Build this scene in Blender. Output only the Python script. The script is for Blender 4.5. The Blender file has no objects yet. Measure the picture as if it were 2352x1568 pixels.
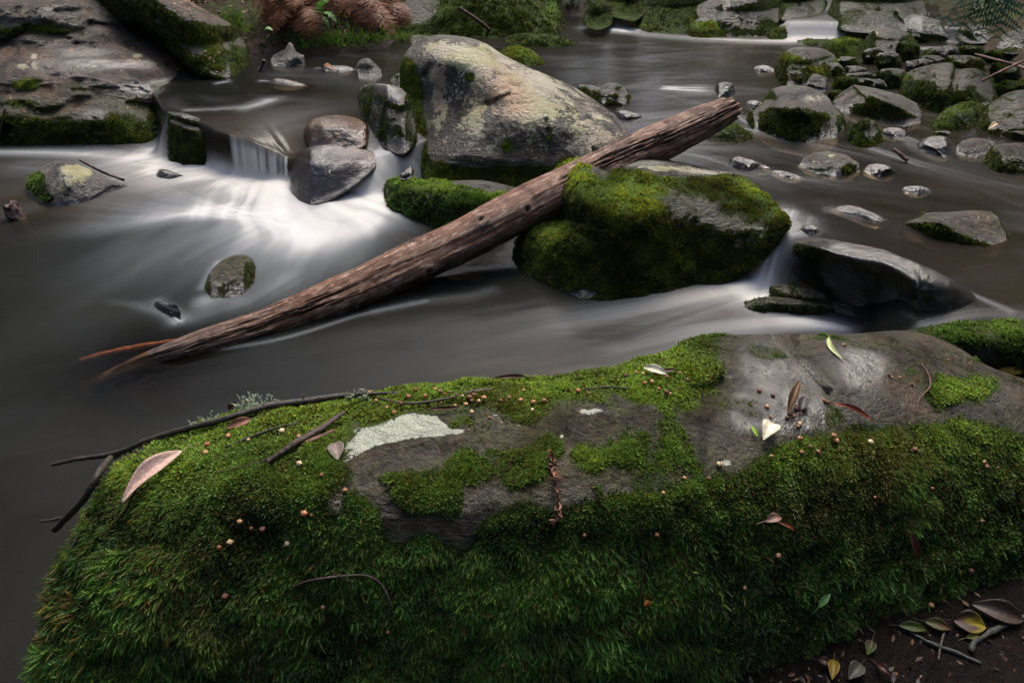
import bpy, math, numpy as np
from mathutils import Vector
from mathutils.bvhtree import BVHTree
rad = math.radians
SC = bpy.context.scene
COL = SC.collection

# ------------------------------------------------------------------ camera, sky, sun, exposure
H = 1.5
PITCH = rad(35)
FOC = 24.0
cam_d = bpy.data.cameras.new('camera')
cam_d.lens = FOC; cam_d.sensor_width = 36.0; cam_d.clip_start = 0.02; cam_d.clip_end = 500
cam_d.dof.use_dof = True; cam_d.dof.focus_distance = 2.3; cam_d.dof.aperture_fstop = 9.0
cam = bpy.data.objects.new('camera', cam_d); COL.objects.link(cam)
cam.location = (0, 0, H); cam.rotation_euler = (rad(90) - PITCH, 0, 0)
SC.camera = cam
SUN_EL, SUN_AZ = 54, 12           # azimuth measured from +Y (upstream) towards +X
world = bpy.data.worlds.new('World'); SC.world = world; world.use_nodes = True
wn = world.node_tree.nodes; wl = world.node_tree.links
bgn = wn['Background']; sky = wn.new('ShaderNodeTexSky')
sky.sky_type = 'NISHITA'; sky.sun_disc = False
sky.sun_elevation = rad(SUN_EL); sky.sun_rotation = rad(SUN_AZ)
sky.dust_density = 4.0; sky.air_density = 1.0; sky.ozone_density = 1.0
wl.new(sky.outputs[0], bgn.inputs['Color']); bgn.inputs['Strength'].default_value = 0.15
sun_d = bpy.data.lights.new('sun', 'SUN'); sun_d.energy = 1.35; sun_d.angle = rad(25); sun_d.color = (1, .95, .87)
sun = bpy.data.objects.new('sun', sun_d); COL.objects.link(sun)
_v = Vector((math.sin(rad(SUN_AZ))*math.cos(rad(SUN_EL)), math.cos(rad(SUN_AZ))*math.cos(rad(SUN_EL)), math.sin(rad(SUN_EL))))
sun.rotation_euler = _v.to_track_quat('Z', 'Y').to_euler()
SC.view_settings.view_transform = 'Standard'; SC.view_settings.look = 'None'
SC.view_settings.exposure = 1.4; SC.view_settings.gamma = 1
SC.render.engine = 'CYCLES'
SC.cycles.max_bounces = 6; SC.cycles.diffuse_bounces = 2; SC.cycles.glossy_bounces = 2
SC.cycles.transmission_bounces = 2; SC.cycles.transparent_max_bounces = 6
SC.cycles.use_denoising = True
SC.cycles.caustics_reflective = False; SC.cycles.caustics_refractive = False

# ------------------------------------------------------------------ picture <-> world (D = 2352x1568 reading of the photograph)
FPX = 1024*FOC/36.0
K = 1024/2352.0
cp, sp = math.cos(PITCH), math.sin(PITCH)
def dirs(u, v):
    u = np.asarray(u, float); v = np.asarray(v, float)
    a = (u*K-512)/FPX; b = (341-v*K)/FPX
    return np.stack([a, cp + b*sp, -sp + b*cp], -1)
def onz(u, v, z):
    d = dirs(u, v); t = (z-H)/d[..., 2]
    return np.stack([d[..., 0]*t, d[..., 1]*t, d[..., 2]*t+H], -1)
def ony(u, v, y):
    d = dirs(u, v); t = y/d[..., 1]
    return np.stack([d[..., 0]*t, d[..., 1]*t, d[..., 2]*t+H], -1)

# ------------------------------------------------------------------ noise
def _hash(ix, iy, iz, seed):
    h = (ix.astype(np.uint32)*np.uint32(374761393) + iy.astype(np.uint32)*np.uint32(668265263)
         + iz.astype(np.uint32)*np.uint32(2147483647) + np.uint32((seed*974634777) & 0xffffffff))
    h = (h ^ (h >> np.uint32(13)))*np.uint32(1274126177)
    h = (h ^ (h >> np.uint32(16)))*np.uint32(2246822519)
    return ((h ^ (h >> np.uint32(15))) & np.uint32(0xffffff)).astype(np.float32)/16777215.0
def vnoise(p, seed=0):
    p = np.asarray(p, np.float32); i = np.floor(p).astype(np.int64); f = p-i
    f = f*f*f*(f*(f*6-15)+10); r = 0
    for dx in (0, 1):
        wx = f[..., 0] if dx else 1-f[..., 0]
        for dy in (0, 1):
            wy = f[..., 1] if dy else 1-f[..., 1]
            for dz in (0, 1):
                wz = f[..., 2] if dz else 1-f[..., 2]
                r = r + wx*wy*wz*_hash(i[..., 0]+dx, i[..., 1]+dy, i[..., 2]+dz, seed)
    return r
def fbm(p, octv=4, seed=0, gain=.5):
    a, s, n = 1.0, 0.0, 0.0
    p = np.asarray(p, np.float32)
    for o in range(octv):
        s = s + a*(vnoise(p*(2**o)+o*17.3, seed+o)*2-1); n += a; a *= gain
    return s/n
def ss(a, b, x):
    t = np.clip((x-a)/(b-a+1e-12), 0, 1); return t*t*(3-2*t)

# ------------------------------------------------------------------ mesh and object helpers
def mk_mesh(name, verts, faces=None, quads=None, tris=None, mats=(), smooth=True, attrs=None, col=None):
    me = bpy.data.meshes.new(name)
    if faces is not None:
        me.from_pydata([tuple(map(float, v)) for v in verts], [], faces)
    else:
        f = quads if quads is not None else tris
        k = f.shape[1]; nf = len(f)
        me.vertices.add(len(verts)); me.vertices.foreach_set('co', np.ascontiguousarray(verts, np.float32).ravel())
        me.loops.add(nf*k); me.loops.foreach_set('vertex_index', np.ascontiguousarray(f, np.int32).ravel())
        me.polygons.add(nf); me.polygons.foreach_set('loop_start', np.arange(0, nf*k, k, dtype=np.int32))
        me.update(calc_edges=True)
    me.polygons.foreach_set('use_smooth', np.full(len(me.polygons), smooth))
    for k_, v_ in (attrs or {}).items():
        at = me.attributes.new(k_, 'FLOAT', 'POINT'); at.data.foreach_set('value', np.ascontiguousarray(v_, np.float32))
    if col is not None:
        at = me.color_attributes.new('tint', 'FLOAT_COLOR', 'POINT')
        c4 = np.ones((len(col), 4), np.float32); c4[:, :3] = col; at.data.foreach_set('color', c4.ravel())
    for m in mats: me.materials.append(m)
    return me
def link(name, me, label=None, cat=None, group=None, kind=None, parent=None, loc=None):
    o = bpy.data.objects.new(name, me); COL.objects.link(o)
    if label: o['label'] = label
    if cat: o['category'] = cat
    if group: o['group'] = group
    if kind: o['kind'] = kind
    if loc is not None: o.location = loc
    if parent: o.parent = parent
    return o
def normals_of(me):
    n = np.empty(len(me.vertices)*3, np.float32); me.vertex_normals.foreach_get('vector', n); return n.reshape(-1, 3)

# ------------------------------------------------------------------ node helpers
class NT:
    def __init__(s, name):
        s.m = bpy.data.materials.new(name); s.m.use_nodes = True; s.t = s.m.node_tree
        s.n = s.t.nodes; s.l = s.t.links; s.b = s.n['Principled BSDF']; s.out = s.n['Material Output']
    def N(s, typ, **kw):
        n = s.n.new(typ)
        for k_, v_ in kw.items():
            if k_.startswith('i_'):
                key = k_[2:]; n.inputs[int(key) if key.isdigit() else key.replace('_', ' ')].default_value = v_
            else: setattr(n, k_, v_)
        return n
    def L(s, a, b): s.l.new(a, b)
    def attr(s, name): n = s.N('ShaderNodeAttribute', attribute_name=name); return n
    def math(s, op, a, b=None, clamp=False):
        n = s.N('ShaderNodeMath', operation=op, use_clamp=clamp)
        for i, x in enumerate((a, b)):
            if x is None: continue
            if isinstance(x, (int, float)): n.inputs[i].default_value = x
            else: s.L(x, n.inputs[i])
        return n.outputs[0]
    def mix(s, fac, a, b, blend='MIX'):
        n = s.N('ShaderNodeMix', data_type='RGBA', blend_type=blend)
        for i, x in ((0, fac), (6, a), (7, b)):
            if isinstance(x, (int, float)): n.inputs[i].default_value = x
            elif isinstance(x, tuple): n.inputs[i].default_value = (*x, 1)[:4]
            else: s.L(x, n.inputs[i])
        return n.outputs[2]
    def noise(s, scale, detail=4, rough=.55, vec=None, dist=0):
        n = s.N('ShaderNodeTexNoise'); n.inputs['Scale'].default_value = scale; n.inputs['Detail'].default_value = detail
        n.inputs['Roughness'].default_value = rough; n.inputs['Distortion'].default_value = dist
        s.L(vec if vec is not None else s.geo().outputs['Position'], n.inputs['Vector']); return n.outputs['Fac']
    def geo(s):
        if not hasattr(s, '_g'): s._g = s.N('ShaderNodeNewGeometry')
        return s._g
    def ramp(s, x, *stops):
        n = s.N('ShaderNodeValToRGB'); s.L(x, n.inputs[0]); e = n.color_ramp.elements
        while len(e) < len(stops): e.new(.5)
        for el, (p, c) in zip(e, stops):
            el.position = p; el.color = (c, c, c, 1) if isinstance(c, (int, float)) else (*c, 1)
        return n.outputs[0]
    def rng(s, x, a, b, c=0., d=1.):
        n = s.N('ShaderNodeMapRange', interpolation_type='SMOOTHSTEP'); s.L(x, n.inputs[0])
        for i, q in enumerate((a, b, c, d)): n.inputs[i+1].default_value = q
        return n.outputs[0]
    def bump(s, h, strength, dist, nrm=None):
        n = s.N('ShaderNodeBump'); n.inputs['Strength'].default_value = strength; n.inputs['Distance'].default_value = dist
        s.L(h, n.inputs['Height'])
        if nrm: s.L(nrm, n.inputs['Normal'])
        return n.outputs[0]

# ------------------------------------------------------------------ materials
def mat_rock():
    t = NT('rock'); oi = t.N('ShaderNodeObjectInfo')
    tc = t.N('ShaderNodeTexCoord'); P = t.geo().outputs['Position']
    big = t.noise(3.0, 5, .6, P, .6); mid = t.noise(13, 7, .68, P, .5); fine = t.noise(62, 6, .72, P); grain = t.noise(240, 3, .7, P)
    lay = t.N('ShaderNodeMapping'); t.L(P, lay.inputs['Vector']); lay.inputs['Scale'].default_value = (1, 1, 3.2); lay.inputs['Rotation'].default_value = (.25, .18, 0)
    bed = t.noise(9, 6, .7, lay.outputs[0], .8)
    c = t.mix(t.rng(big, .35, .65), (.022, .021, .019), (.072, .060, .046))
    c = t.mix(t.math('MULTIPLY', t.rng(bed, .40, .62), .55), c, (.088, .070, .048))
    c = t.mix(t.math('MULTIPLY', t.rng(mid, .50, .68), .5), c, (.118, .104, .085))
    c = t.mix(t.math('MULTIPLY', t.rng(mid, .47, .33), .85), c, (.014, .013, .012))
    c = t.mix(t.math('MULTIPLY', t.rng(fine, .52, .70), .65), c, (.17, .155, .135))
    c = t.mix(t.math('MULTIPLY', t.rng(fine, .47, .36), .8), c, (.008, .0075, .007))
    c = t.mix(t.math('MULTIPLY', t.rng(grain, .5, .7), .25), c, (.2, .18, .15))
    sv = t.N('ShaderNodeTexVoronoi'); sv.inputs['Scale'].default_value = 21; sv.inputs['Randomness'].default_value = 1; t.L(P, sv.inputs['Vector'])
    spot = t.math('MULTIPLY', t.rng(t.math('ADD', sv.outputs['Distance'], t.math('MULTIPLY', fine, .35)), .34, .27), t.rng(big, .5, .62))
    c = t.mix(t.math('MULTIPLY', spot, .55), c, (.27, .25, .17))
    tone = t.noise(5.5, 5, .62, P, 1.0)
    c = t.mix(1.0, c, t.ramp(tone, (.32, .30), (.47, .72), (.66, 1.0)), 'MULTIPLY')
    c = t.mix(t.math('MULTIPLY', t.rng(t.noise(2.1, 4, .6, P, .5), .5, .66), .5), c, t.mix(1., c, (1.75, 1.25, .75), 'MULTIPLY'))
    damp = t.rng(t.noise(4.2, 6, .65, P, .7), .49, .57)
    c = t.mix(t.math('MULTIPLY', damp, .55), c, t.mix(1., c, (.38, .38, .42), 'MULTIPLY'))
    c = t.mix(1.0, c, oi.outputs['Color'], 'MULTIPLY')
    fl = t.math('MULTIPLY', t.rng(t.math('ADD', t.attr('film').outputs['Fac'], t.math('MULTIPLY', t.math('SUBTRACT', bed, .5), 1.6)), .42, .78), .7)
    c = t.mix(fl, c, t.mix(t.rng(fine, .4, .6), (.016, .018, .006), (.062, .060, .018)))
    # pale crustose lichen
    li = t.attr('lichen').outputs['Fac']
    vor = t.N('ShaderNodeTexVoronoi'); vor.inputs['Scale'].default_value = 34; t.L(P, vor.inputs['Vector'])
    wob = t.math('ADD', t.math('MULTIPLY', mid, 1.5), t.math('MULTIPLY', fine, 1.1))
    lm = t.rng(t.math('ADD', t.math('MULTIPLY', li, .75), t.math('SUBTRACT', wob, 1.3)), .42, .50)
    lm = t.math('MULTIPLY', lm, t.rng(li, .12, .3))
    lc = t.mix(t.rng(big, .42, .58), (.40, .38, .15), (.46, .42, .31))
    lc = t.mix(t.rng(grain, .4, .65), lc, (.30, .27, .20))
    lc = t.mix(t.attr('lich_warm').outputs['Fac'], lc, t.mix(t.rng(grain, .4, .6), (.32, .17, .085), (.42, .28, .15)))
    lc = t.mix(t.attr('lich_pale').outputs['Fac'], lc, t.mix(t.rng(grain, .4, .62), (.54, .56, .46), (.33, .35, .26)))
    c = t.mix(lm, c, lc)
    # thin algae / moss film
    mo = t.attr('moss').outputs['Fac']
    mm = t.rng(t.math('ADD', mo, t.math('MULTIPLY', t.math('SUBTRACT', fine, .5), 1.1)), .3, .62)
    mc = t.mix(t.rng(mid, .35, .65), (.010, .018, .004), (.035, .048, .008))
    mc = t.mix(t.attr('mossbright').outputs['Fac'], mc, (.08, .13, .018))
    c = t.mix(mm, c, mc)
    wet = t.attr('wet').outputs['Fac']
    c = t.mix(t.math('MULTIPLY', wet, .85, True), c, t.mix(1.0, c, (.32, .32, .36), 'MULTIPLY'))
    t.L(c, t.b.inputs['Base Color'])
    r = t.math('ADD', t.math('MULTIPLY', mid, .3), .34)
    r = t.math('SUBTRACT', r, t.math('ADD', t.math('MULTIPLY', wet, .44), t.math('MULTIPLY', damp, .2)), True); r = t.math('MAXIMUM', r, .20)
    r = t.math('ADD', r, t.math('MULTIPLY', mm, .5), True)
    t.L(r, t.b.inputs['Roughness'])
    t.L(t.math('ADD', t.math('SUBTRACT', .5, t.math('MULTIPLY', mm, .42)), t.math('MULTIPLY', wet, .30)), t.b.inputs['Specular IOR Level'])
    hgt = t.math('ADD', t.math('ADD', t.math('MULTIPLY', mid, 1.1), t.math('MULTIPLY', bed, .9)), t.math('ADD', t.math('MULTIPLY', fine, .5), t.math('MULTIPLY', grain, .10)))
    bn = t.N('ShaderNodeBump'); bn.inputs['Distance'].default_value = .045; t.L(hgt, bn.inputs['Height']); t.L(t.math('SUBTRACT', 1., t.math('MULTIPLY', wet, .60), True), bn.inputs['Strength']); t.L(bn.outputs[0], t.b.inputs['Normal'])
    return t.m
def mat_moss():
    t = NT('moss'); a = t.attr('tint').outputs['Color']
    d = t.N('ShaderNodeBsdfDiffuse'); tr = t.N('ShaderNodeBsdfTranslucent'); g = t.N('ShaderNodeBsdfGlossy'); g.inputs['Roughness'].default_value = .5
    t.L(a, d.inputs['Color']); t.L(t.mix(1.0, a, (1.0, 1.0, .6), 'MULTIPLY'), tr.inputs['Color'])
    m1 = t.N('ShaderNodeMixShader'); m1.inputs[0].default_value = .3
    t.L(d.outputs[0], m1.inputs[1]); t.L(tr.outputs[0], m1.inputs[2])
    m2 = t.N('ShaderNodeMixShader'); m2.inputs[0].default_value = .02
    t.L(m1.outputs[0], m2.inputs[1]); t.L(g.outputs[0], m2.inputs[2]); t.L(m2.outputs[0], t.out.inputs['Surface'])
    return t.m
def mat_tint(name, rough=.5, spec=.4, transl=0., bumps=0., bscale=60.):
    t = NT(name); a = t.attr('tint').outputs['Color']
    n = t.noise(bscale, 4, .6)
    t.L(t.mix(t.math('MULTIPLY', t.rng(n, .4, .7), .45), a, t.mix(1., a, (.45, .4, .38), 'MULTIPLY')), t.b.inputs['Base Color'])
    t.b.inputs['Roughness'].default_value = rough; t.b.inputs['Specular IOR Level'].default_value = spec
    if transl:
        t.b.inputs['Transmission Weight'].default_value = 0
        tr = t.N('ShaderNodeBsdfTranslucent'); t.L(a, tr.inputs['Color'])
        m = t.N('ShaderNodeMixShader'); m.inputs[0].default_value = transl
        t.L(t.b.outputs[0], m.inputs[1]); t.L(tr.outputs[0], m.inputs[2]); t.L(m.outputs[0], t.out.inputs['Surface'])
    if bumps: t.L(t.bump(n, bumps, .004), t.b.inputs['Normal'])
    return t.m
def mat_log():
    t = NT('weathered_wood'); gs = t.attr('gu').outputs['Fac']; ga = t.attr('gv').outputs['Fac']
    def comb(x, y, z=0.):
        n = t.N('ShaderNodeCombineXYZ')
        for i, q in enumerate((x, y, z)):
            if isinstance(q, (int, float)): n.inputs[i].default_value = q
            else: t.L(q, n.inputs[i])
        return n.outputs[0]
    warp = t.math('MULTIPLY', t.noise(3.0, 3, .5), .5)
    v = comb(t.math('MULTIPLY', gs, 1.0), t.math('ADD', t.math('MULTIPLY', ga, 6.0), warp))
    grain = t.noise(9, 6, .7, comb(t.math('MULTIPLY', gs, .55), t.math('ADD', t.math('MULTIPLY', ga, 7.), t.math('MULTIPLY', warp, 1.6))), .4)
    fibre = t.noise(26, 5, .7, comb(t.math('MULTIPLY', gs, .35), t.math('ADD', t.math('MULTIPLY', ga, 9.), warp)), .2)
    patch = t.noise(3.6, 5, .7, comb(t.math('MULTIPLY', gs, .55), t.math('MULTIPLY', ga, 1.5)), .8)
    c = t.mix(t.rng(grain, .38, .62), (.06, .021, .012), (.36, .165, .09))
    c = t.mix(t.math('MULTIPLY', t.rng(patch, .5, .62), .85), c, (.60, .40, .29))
    c = t.mix(t.math('MULTIPLY', t.rng(patch, .46, .36), .75), c, (.20, .075, .025))
    c = t.mix(t.math('MULTIPLY', t.rng(fibre, .46, .36), .85), c, (.014, .009, .007))
    c = t.mix(t.math('MULTIPLY', t.rng(fibre, .56, .68), .5), c, (.30, .22, .17))
    c = t.mix(t.math('MULTIPLY', t.attr('bare').outputs['Fac'], .75), c, t.mix(t.rng(fibre, .4, .6), (.03, .022, .02), (.19, .16, .15)))
    c = t.mix(t.math('MULTIPLY', t.attr('green').outputs['Fac'], t.rng(grain, .4, .6)), c, (.045, .05, .008))
    soak = t.rng(t.noise(3.2, 5, .65, None, .6), .50, .60)
    c = t.mix(t.math('MULTIPLY', soak, .6), c, t.mix(1., c, (.34, .28, .27), 'MULTIPLY'))
    c = t.mix(t.attr('crack').outputs['Fac'], c, (.010, .007, .006))
    t.L(c, t.b.inputs['Base Color'])
    t.L(t.math('SUBTRACT', t.math('ADD', t.math('MULTIPLY', grain, .4), .14), t.math('MULTIPLY', soak, .1)), t.b.inputs['Roughness'])
    h = t.math('ADD', grain, t.math('MULTIPLY', fibre, .7)); h = t.math('SUBTRACT', h, t.attr('crack').outputs['Fac'])
    t.L(t.bump(h, .9, .012), t.b.inputs['Normal'])
    return t.m
def mat_water():
    t = NT('stream_water')
    foam = t.attr('foam').outputs['Fac']; murk = t.attr('murk').outputs['Fac']; warm = t.attr('warm').outputs['Fac']
    c = t.mix(warm, (.0125, .0132, .0115), (.036, .027, .016))
    c = t.mix(t.rng(t.noise(1.3, 3), .35, .65), c, t.mix(1., c, (.7, .72, .74), 'MULTIPLY'))
    fc = t.mix(t.rng(foam, .35, .9), (.24, .26, .28), (.42, .418, .405))
    fc = t.mix(t.math('MULTIPLY', warm, .35), fc, (.50, .40, .28))
    c = t.mix(foam, c, fc)
    t.L(c, t.b.inputs['Base Color'])
    t.L(t.math('ADD', t.math('MULTIPLY', foam, .5), .17, True), t.b.inputs['Roughness'])
    t.b.inputs['IOR'].default_value = 1.33; t.b.inputs['Specular IOR Level'].default_value = .10
    st = t.N('ShaderNodeMapping'); t.L(t.geo().outputs['Position'], st.inputs['Vector']); st.inputs['Scale'].default_value = (1.2, 3.5, 1)
    t.L(t.bump(t.noise(2.6, 3, .5, st.outputs[0]), .12, .02), t.b.inputs['Normal'])
    # clear share: see-through water above the bed
    tb = t.N('ShaderNodeBsdfTransparent'); tb.inputs['Color'].default_value = (.80, .68, .50, 1)
    gl = t.N('ShaderNodeBsdfGlossy'); gl.inputs['Roughness'].default_value = .17
    fr = t.N('ShaderNodeFresnel'); fr.inputs['IOR'].default_value = 1.33
    clear = t.N('ShaderNodeMixShader'); t.L(t.math('MULTIPLY', fr.outputs[0], .30), clear.inputs[0]); t.L(tb.outputs[0], clear.inputs[1]); t.L(gl.outputs[0], clear.inputs[2])
    m = t.N('ShaderNodeMixShader'); t.L(murk, m.inputs[0]); t.L(clear.outputs[0], m.inputs[1]); t.L(t.b.outputs[0], m.inputs[2])
    t.L(m.outputs[0], t.out.inputs['Surface'])
    return t.m
def mat_ground():
    t = NT('forest_floor'); P = t.geo().outputs['Position']
    a, b, c_ = t.noise(2.2, 5, .6), t.noise(18, 6, .7), t.noise(85, 4, .7)
    c = t.mix(t.rng(b, .4, .62), (.018, .012, .008), (.075, .042, .024))
    c = t.mix(t.math('MULTIPLY', t.rng(c_, .5, .66), .6), c, (.15, .075, .04))
    g = t.math('MULTIPLY', t.attr('moss').outputs['Fac'], t.rng(t.math('ADD', a, t.math('MULTIPLY', b, .5)), .62, .82))
    c = t.mix(g, c, t.mix(t.rng(c_, .4, .6), (.012, .025, .004), (.06, .09, .012)))
    c = t.mix(t.math('MULTIPLY', t.attr('wet').outputs['Fac'], .97), c, t.mix(1., c, (.07, .07, .08), 'MULTIPLY'))  # wet mud, with the near shore's shade also darkened into the colour
    t.L(c, t.b.inputs['Base Color']); t.L(t.math('SUBTRACT', .9, t.math('MULTIPLY', t.attr('wet').outputs['Fac'], .6)), t.b.inputs['Roughness'])
    t.L(t.bump(t.math('ADD', b, t.math('MULTIPLY', c_, .5)), 1., .03), t.b.inputs['Normal']); t.b.inputs['Specular IOR Level'].default_value = .2
    return t.m
M_ROCK, M_MOSS, M_LOG, M_WATER, M_GROUND = mat_rock(), mat_moss(), mat_log(), mat_water(), mat_ground()
M_LEAF = mat_tint('dead_leaf', .5, .4, .2, .5, 140); M_SEED = mat_tint('seed_husk', .55, .4, 0, .8, 300)
M_BARK = mat_tint('twig_bark', .6, .35, 0, 1., 120); M_FERN = mat_tint('fern_frond', .55, .3, .3)
# ------------------------------------------------------------------ boulders
ROCKS = []
def resample(poly, n, smooth=2):
    P = np.asarray(poly, float)
    if smooth > 1:                             # interpolating spline
        a, b, c, d = np.roll(P, 1, 0), P, np.roll(P, -1, 0), np.roll(P, -2, 0)
        t = np.linspace(0, 1, 7)[:-1][None, :, None]; a, b, c, d = [x[:, None] for x in (a, b, c, d)]
        P = (.5*((2*b)+(c-a)*t+(2*a-5*b+4*c-d)*t**2+(3*b-a-3*c+d)*t**3)).reshape(-1, 2)
    Q = np.vstack([P, P[:1]]); s = np.r_[0, np.cumsum(np.hypot(*np.diff(Q, axis=0).T))]
    t = np.linspace(0, s[-1], n, endpoint=False)
    return np.stack([np.interp(t, s, Q[:, 0]), np.interp(t, s, Q[:, 1])], -1)
def polydist(poly, U, V):
    """signed distance in picture units, positive inside"""
    P = np.asarray(poly, float); Q = np.roll(P, -1, 0)
    best = np.full(U.shape, 1e9); inside = np.zeros(U.shape, bool)
    for (x0, y0), (x1, y1) in zip(P, Q):
        dx, dy = x1-x0, y1-y0; L2 = dx*dx+dy*dy+1e-9
        t = np.clip(((U-x0)*dx+(V-y0)*dy)/L2, 0, 1)
        best = np.minimum(best, (U-x0-t*dx)**2+(V-y0-t*dy)**2)
        c = (y0 > V) != (y1 > V)
        xi = x0 + (V-y0)/(dy if abs(dy) > 1e-9 else 1e-9)*dx
        inside ^= c & (U < xi)
    d = np.sqrt(best); return np.where(inside, d, -d)
def blobsum(blobs, U, V):
    r = np.zeros(U.shape)
    for (x, y, rx, ry, val) in blobs:
        r = r + val*np.exp(-(((U-x)/rx)**2+((V-y)/ry)**2)**1.5)
    return r

def rock(label, outline, w=0., name='boulder', ktop=.55, kin=.25, m=3, base=None, ext=None, rnd=.12, thick=.5, bumps=(),
         facets=0, rough=.03, tint=(1, 1, 1), moss=(-.6, 0, 0), mblobs=(), lblobs=(), wblobs=(), warm=(), bright=(), paths=(),
         seed=None, sprig=None, dens=.02, group=None, cat='boulder', res=1.35, smooth=2, mossfn=None, spread=True, disp=None,
         mscale=1., fz=0., mcol=None, lfn=None, z_keep=False):
    seed = seed if seed is not None else len(ROCKS)*7+3
    O = np.asarray(outline, float)
    y0, y1 = O[:, 1].min(), O[:, 1].max(); hh = y1-y0
    if base is None:
        # bottom chain: leftmost to rightmost going along the lower side
        il, ir = O[:, 0].argmin(), O[:, 0].argmax()
        a = []; i = il
        while True:
            a.append(i)
            if i == ir: break
            i = (i+1) % len(O)
        b = []; i = il
        while True:
            b.append(i)
            if i == ir: break
            i = (i-1) % len(O)
        ch = a if O[a, 1].mean() > O[b, 1].mean() else b
        base = O[ch]
        O2 = O.copy(); e = ext if ext is not None else max(10, .22*hh)
        cx = O[:, 0].mean(); wid = np.ptp(O[:, 0])
        for k_ in ch:
            O2[k_, 1] += e*np.clip(1.15-abs((O[k_, 0]-cx)/(wid/2))**3, .12, 1)
        O = O2
    base = np.asarray(base, float); base = base[base[:, 0].argsort()]
    per = np.hypot(*np.diff(np.vstack([O, O[:1]]), axis=0).T).sum()*K
    N = int(np.clip(per/res, 36, 1500)); Rr = int(np.clip(min(np.ptp(O[:, 0]), np.ptp(O[:, 1]))*K/2/res, 9, 260))
    rim = resample(O, N, smooth)
    A = .5*np.sum(rim[:, 0]*np.roll(rim[:, 1], -1)-np.roll(rim[:, 0], -1)*rim[:, 1])
    cx = np.sum((rim[:, 0]+np.roll(rim[:, 0], -1))*(rim[:, 0]*np.roll(rim[:, 1], -1)-np.roll(rim[:, 0], -1)*rim[:, 1]))/(6*A)
    cy = np.sum((rim[:, 1]+np.roll(rim[:, 1], -1))*(rim[:, 0]*np.roll(rim[:, 1], -1)-np.roll(rim[:, 0], -1)*rim[:, 1]))/(6*A)
    c = np.array([cx, cy])
    rf = (np.arange(Rr)+.5)/Rr; rf = 1-(1-rf)**1.25; rf[-1] = 1.0
    rb = np.linspace(1, .05, max(6, Rr//4))[1:]
    R = np.r_[rf, rb]; back = np.r_[np.zeros(Rr), np.ones(len(rb))]
    UV = c + R[:, None, None]*(rim[None]-c)                       # ring, ang, 2
    U, V = UV[..., 0], UV[..., 1]
    yb = onz(base[:, 0], base[:, 1], w if base.shape[1] < 3 else base[:, 2])[:, 1]
    Yb = np.interp(U, base[:, 0], yb)
    Rm = np.broadcast_to(R[:, None], U.shape)
    d = dirs(U, V)
    Wf = np.interp(U, base[:, 0], base[:, 2]) if base.shape[1] > 2 else w
    yw = (Wf-H)/d[..., 2]*d[..., 1]
    yw = np.where(d[..., 2] < -.03, yw, 40)
    sz0 = math.sqrt(abs(A))*K*float(np.mean(yb))*1.05/FPX
    yw = np.clip(yw, 0, Yb+1.7*sz0)
    k = kin+(ktop-kin)*Rm**m
    for (bx, by, rx, ry, dk) in bumps: k = k+dk*np.exp(-((U-bx)/rx)**2-((V-by)/ry)**2)
    for (bx0, by0, bx1, by1, wd, dk) in paths:                    # crests (dk<0) and cracks (dk>0) along a segment
        dx, dy = bx1-bx0, by1-by0; tt = np.clip(((U-bx0)*dx+(V-by0)*dy)/(dx*dx+dy*dy), 0, 1)
        dd = np.hypot(U-bx0-tt*dx, V-by0-tt*dy); k = k+dk*np.exp(-(dd/wd)**1.6)
    Yf = Yb+k*(yw-Yb)
    t = Yf/d[..., 1]
    tm = t[:Rr].mean(); size = math.sqrt(abs(A))*K*tm/FPX
    t = t+rnd*size*(1-np.sqrt(np.clip(1-Rm**7, 0, 1)))
    trim = t[Rr-1]
    bk = trim.mean()+(trim-trim.mean())*R[Rr:, None]+thick*size*np.sqrt(1-R[Rr:, None]**2)
    t = np.vstack([t[:Rr], bk])
    P = d*t[..., None]; P[..., 2] += H
    rng = np.random.default_rng(seed)
    if facets:
        C = P[:Rr].reshape(-1, 3).mean(0); view = -d[:Rr].reshape(-1, 3).mean(0); view /= np.linalg.norm(view)
        F = P[:Rr].reshape(-1, 3)
        for i in range(facets):
            n = rng.normal(size=3); n = n/np.linalg.norm(n)+view*1.15+np.array([0, 0, .35]); n /= np.linalg.norm(n)
            q = F@n; lim = np.quantile(q, rng.uniform(.62, .9))
            wgt = (1-Rm[:Rr].reshape(-1)**10)*.92
            F -= n*(np.maximum(0, q-lim)*wgt)[:, None]
        P[:Rr] = F.reshape(Rr, N, 3)
    # natural unevenness
    f1 = fbm(P/size*2.2+seed, 6, seed, .6); f2 = 1-np.abs(fbm(P/size*1.6+9+seed, 4, seed+5, .55))*2
    dsp = rough*size*(f1*1.25+(f2-.6)*.8)+.0035*fbm(P*16, 4, seed+3, .65)
    if disp is not None: dsp = dsp+disp(U, V, P, Rm)
    dn = P-np.array([0, 0, H]); dn /= np.linalg.norm(dn, axis=-1, keepdims=True)
    P = P-dn*(dsp*np.where(back, -1, 1)[:, None]*(1-.75*Rm**12))[..., None]
    # rim wobble
    cen = P[:Rr].reshape(-1, 3).mean(0)
    P = P+(P-cen)*(rough*.35*fbm(P/size*5+3, 3, seed+9)*Rm**6)[..., None]
    nr = len(R)
    V0 = P.reshape(-1, 3)
    front = c0 = P[0].mean(0); bc = P[-1].mean(0)
    verts = np.vstack([V0, [c0], [bc]])
    ii = np.arange(nr-1)[:, None]*N; jj = np.arange(N)[None]; j2 = (jj+1) % N
    q = np.stack(np.broadcast_arrays(ii+jj, ii+j2, ii+N+j2, ii+N+jj), -1).reshape(-1, 4)
    ct = len(V0)
    cap1 = np.stack([np.full(N, ct), np.arange(N), (np.arange(N)+1) % N], -1)
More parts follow.
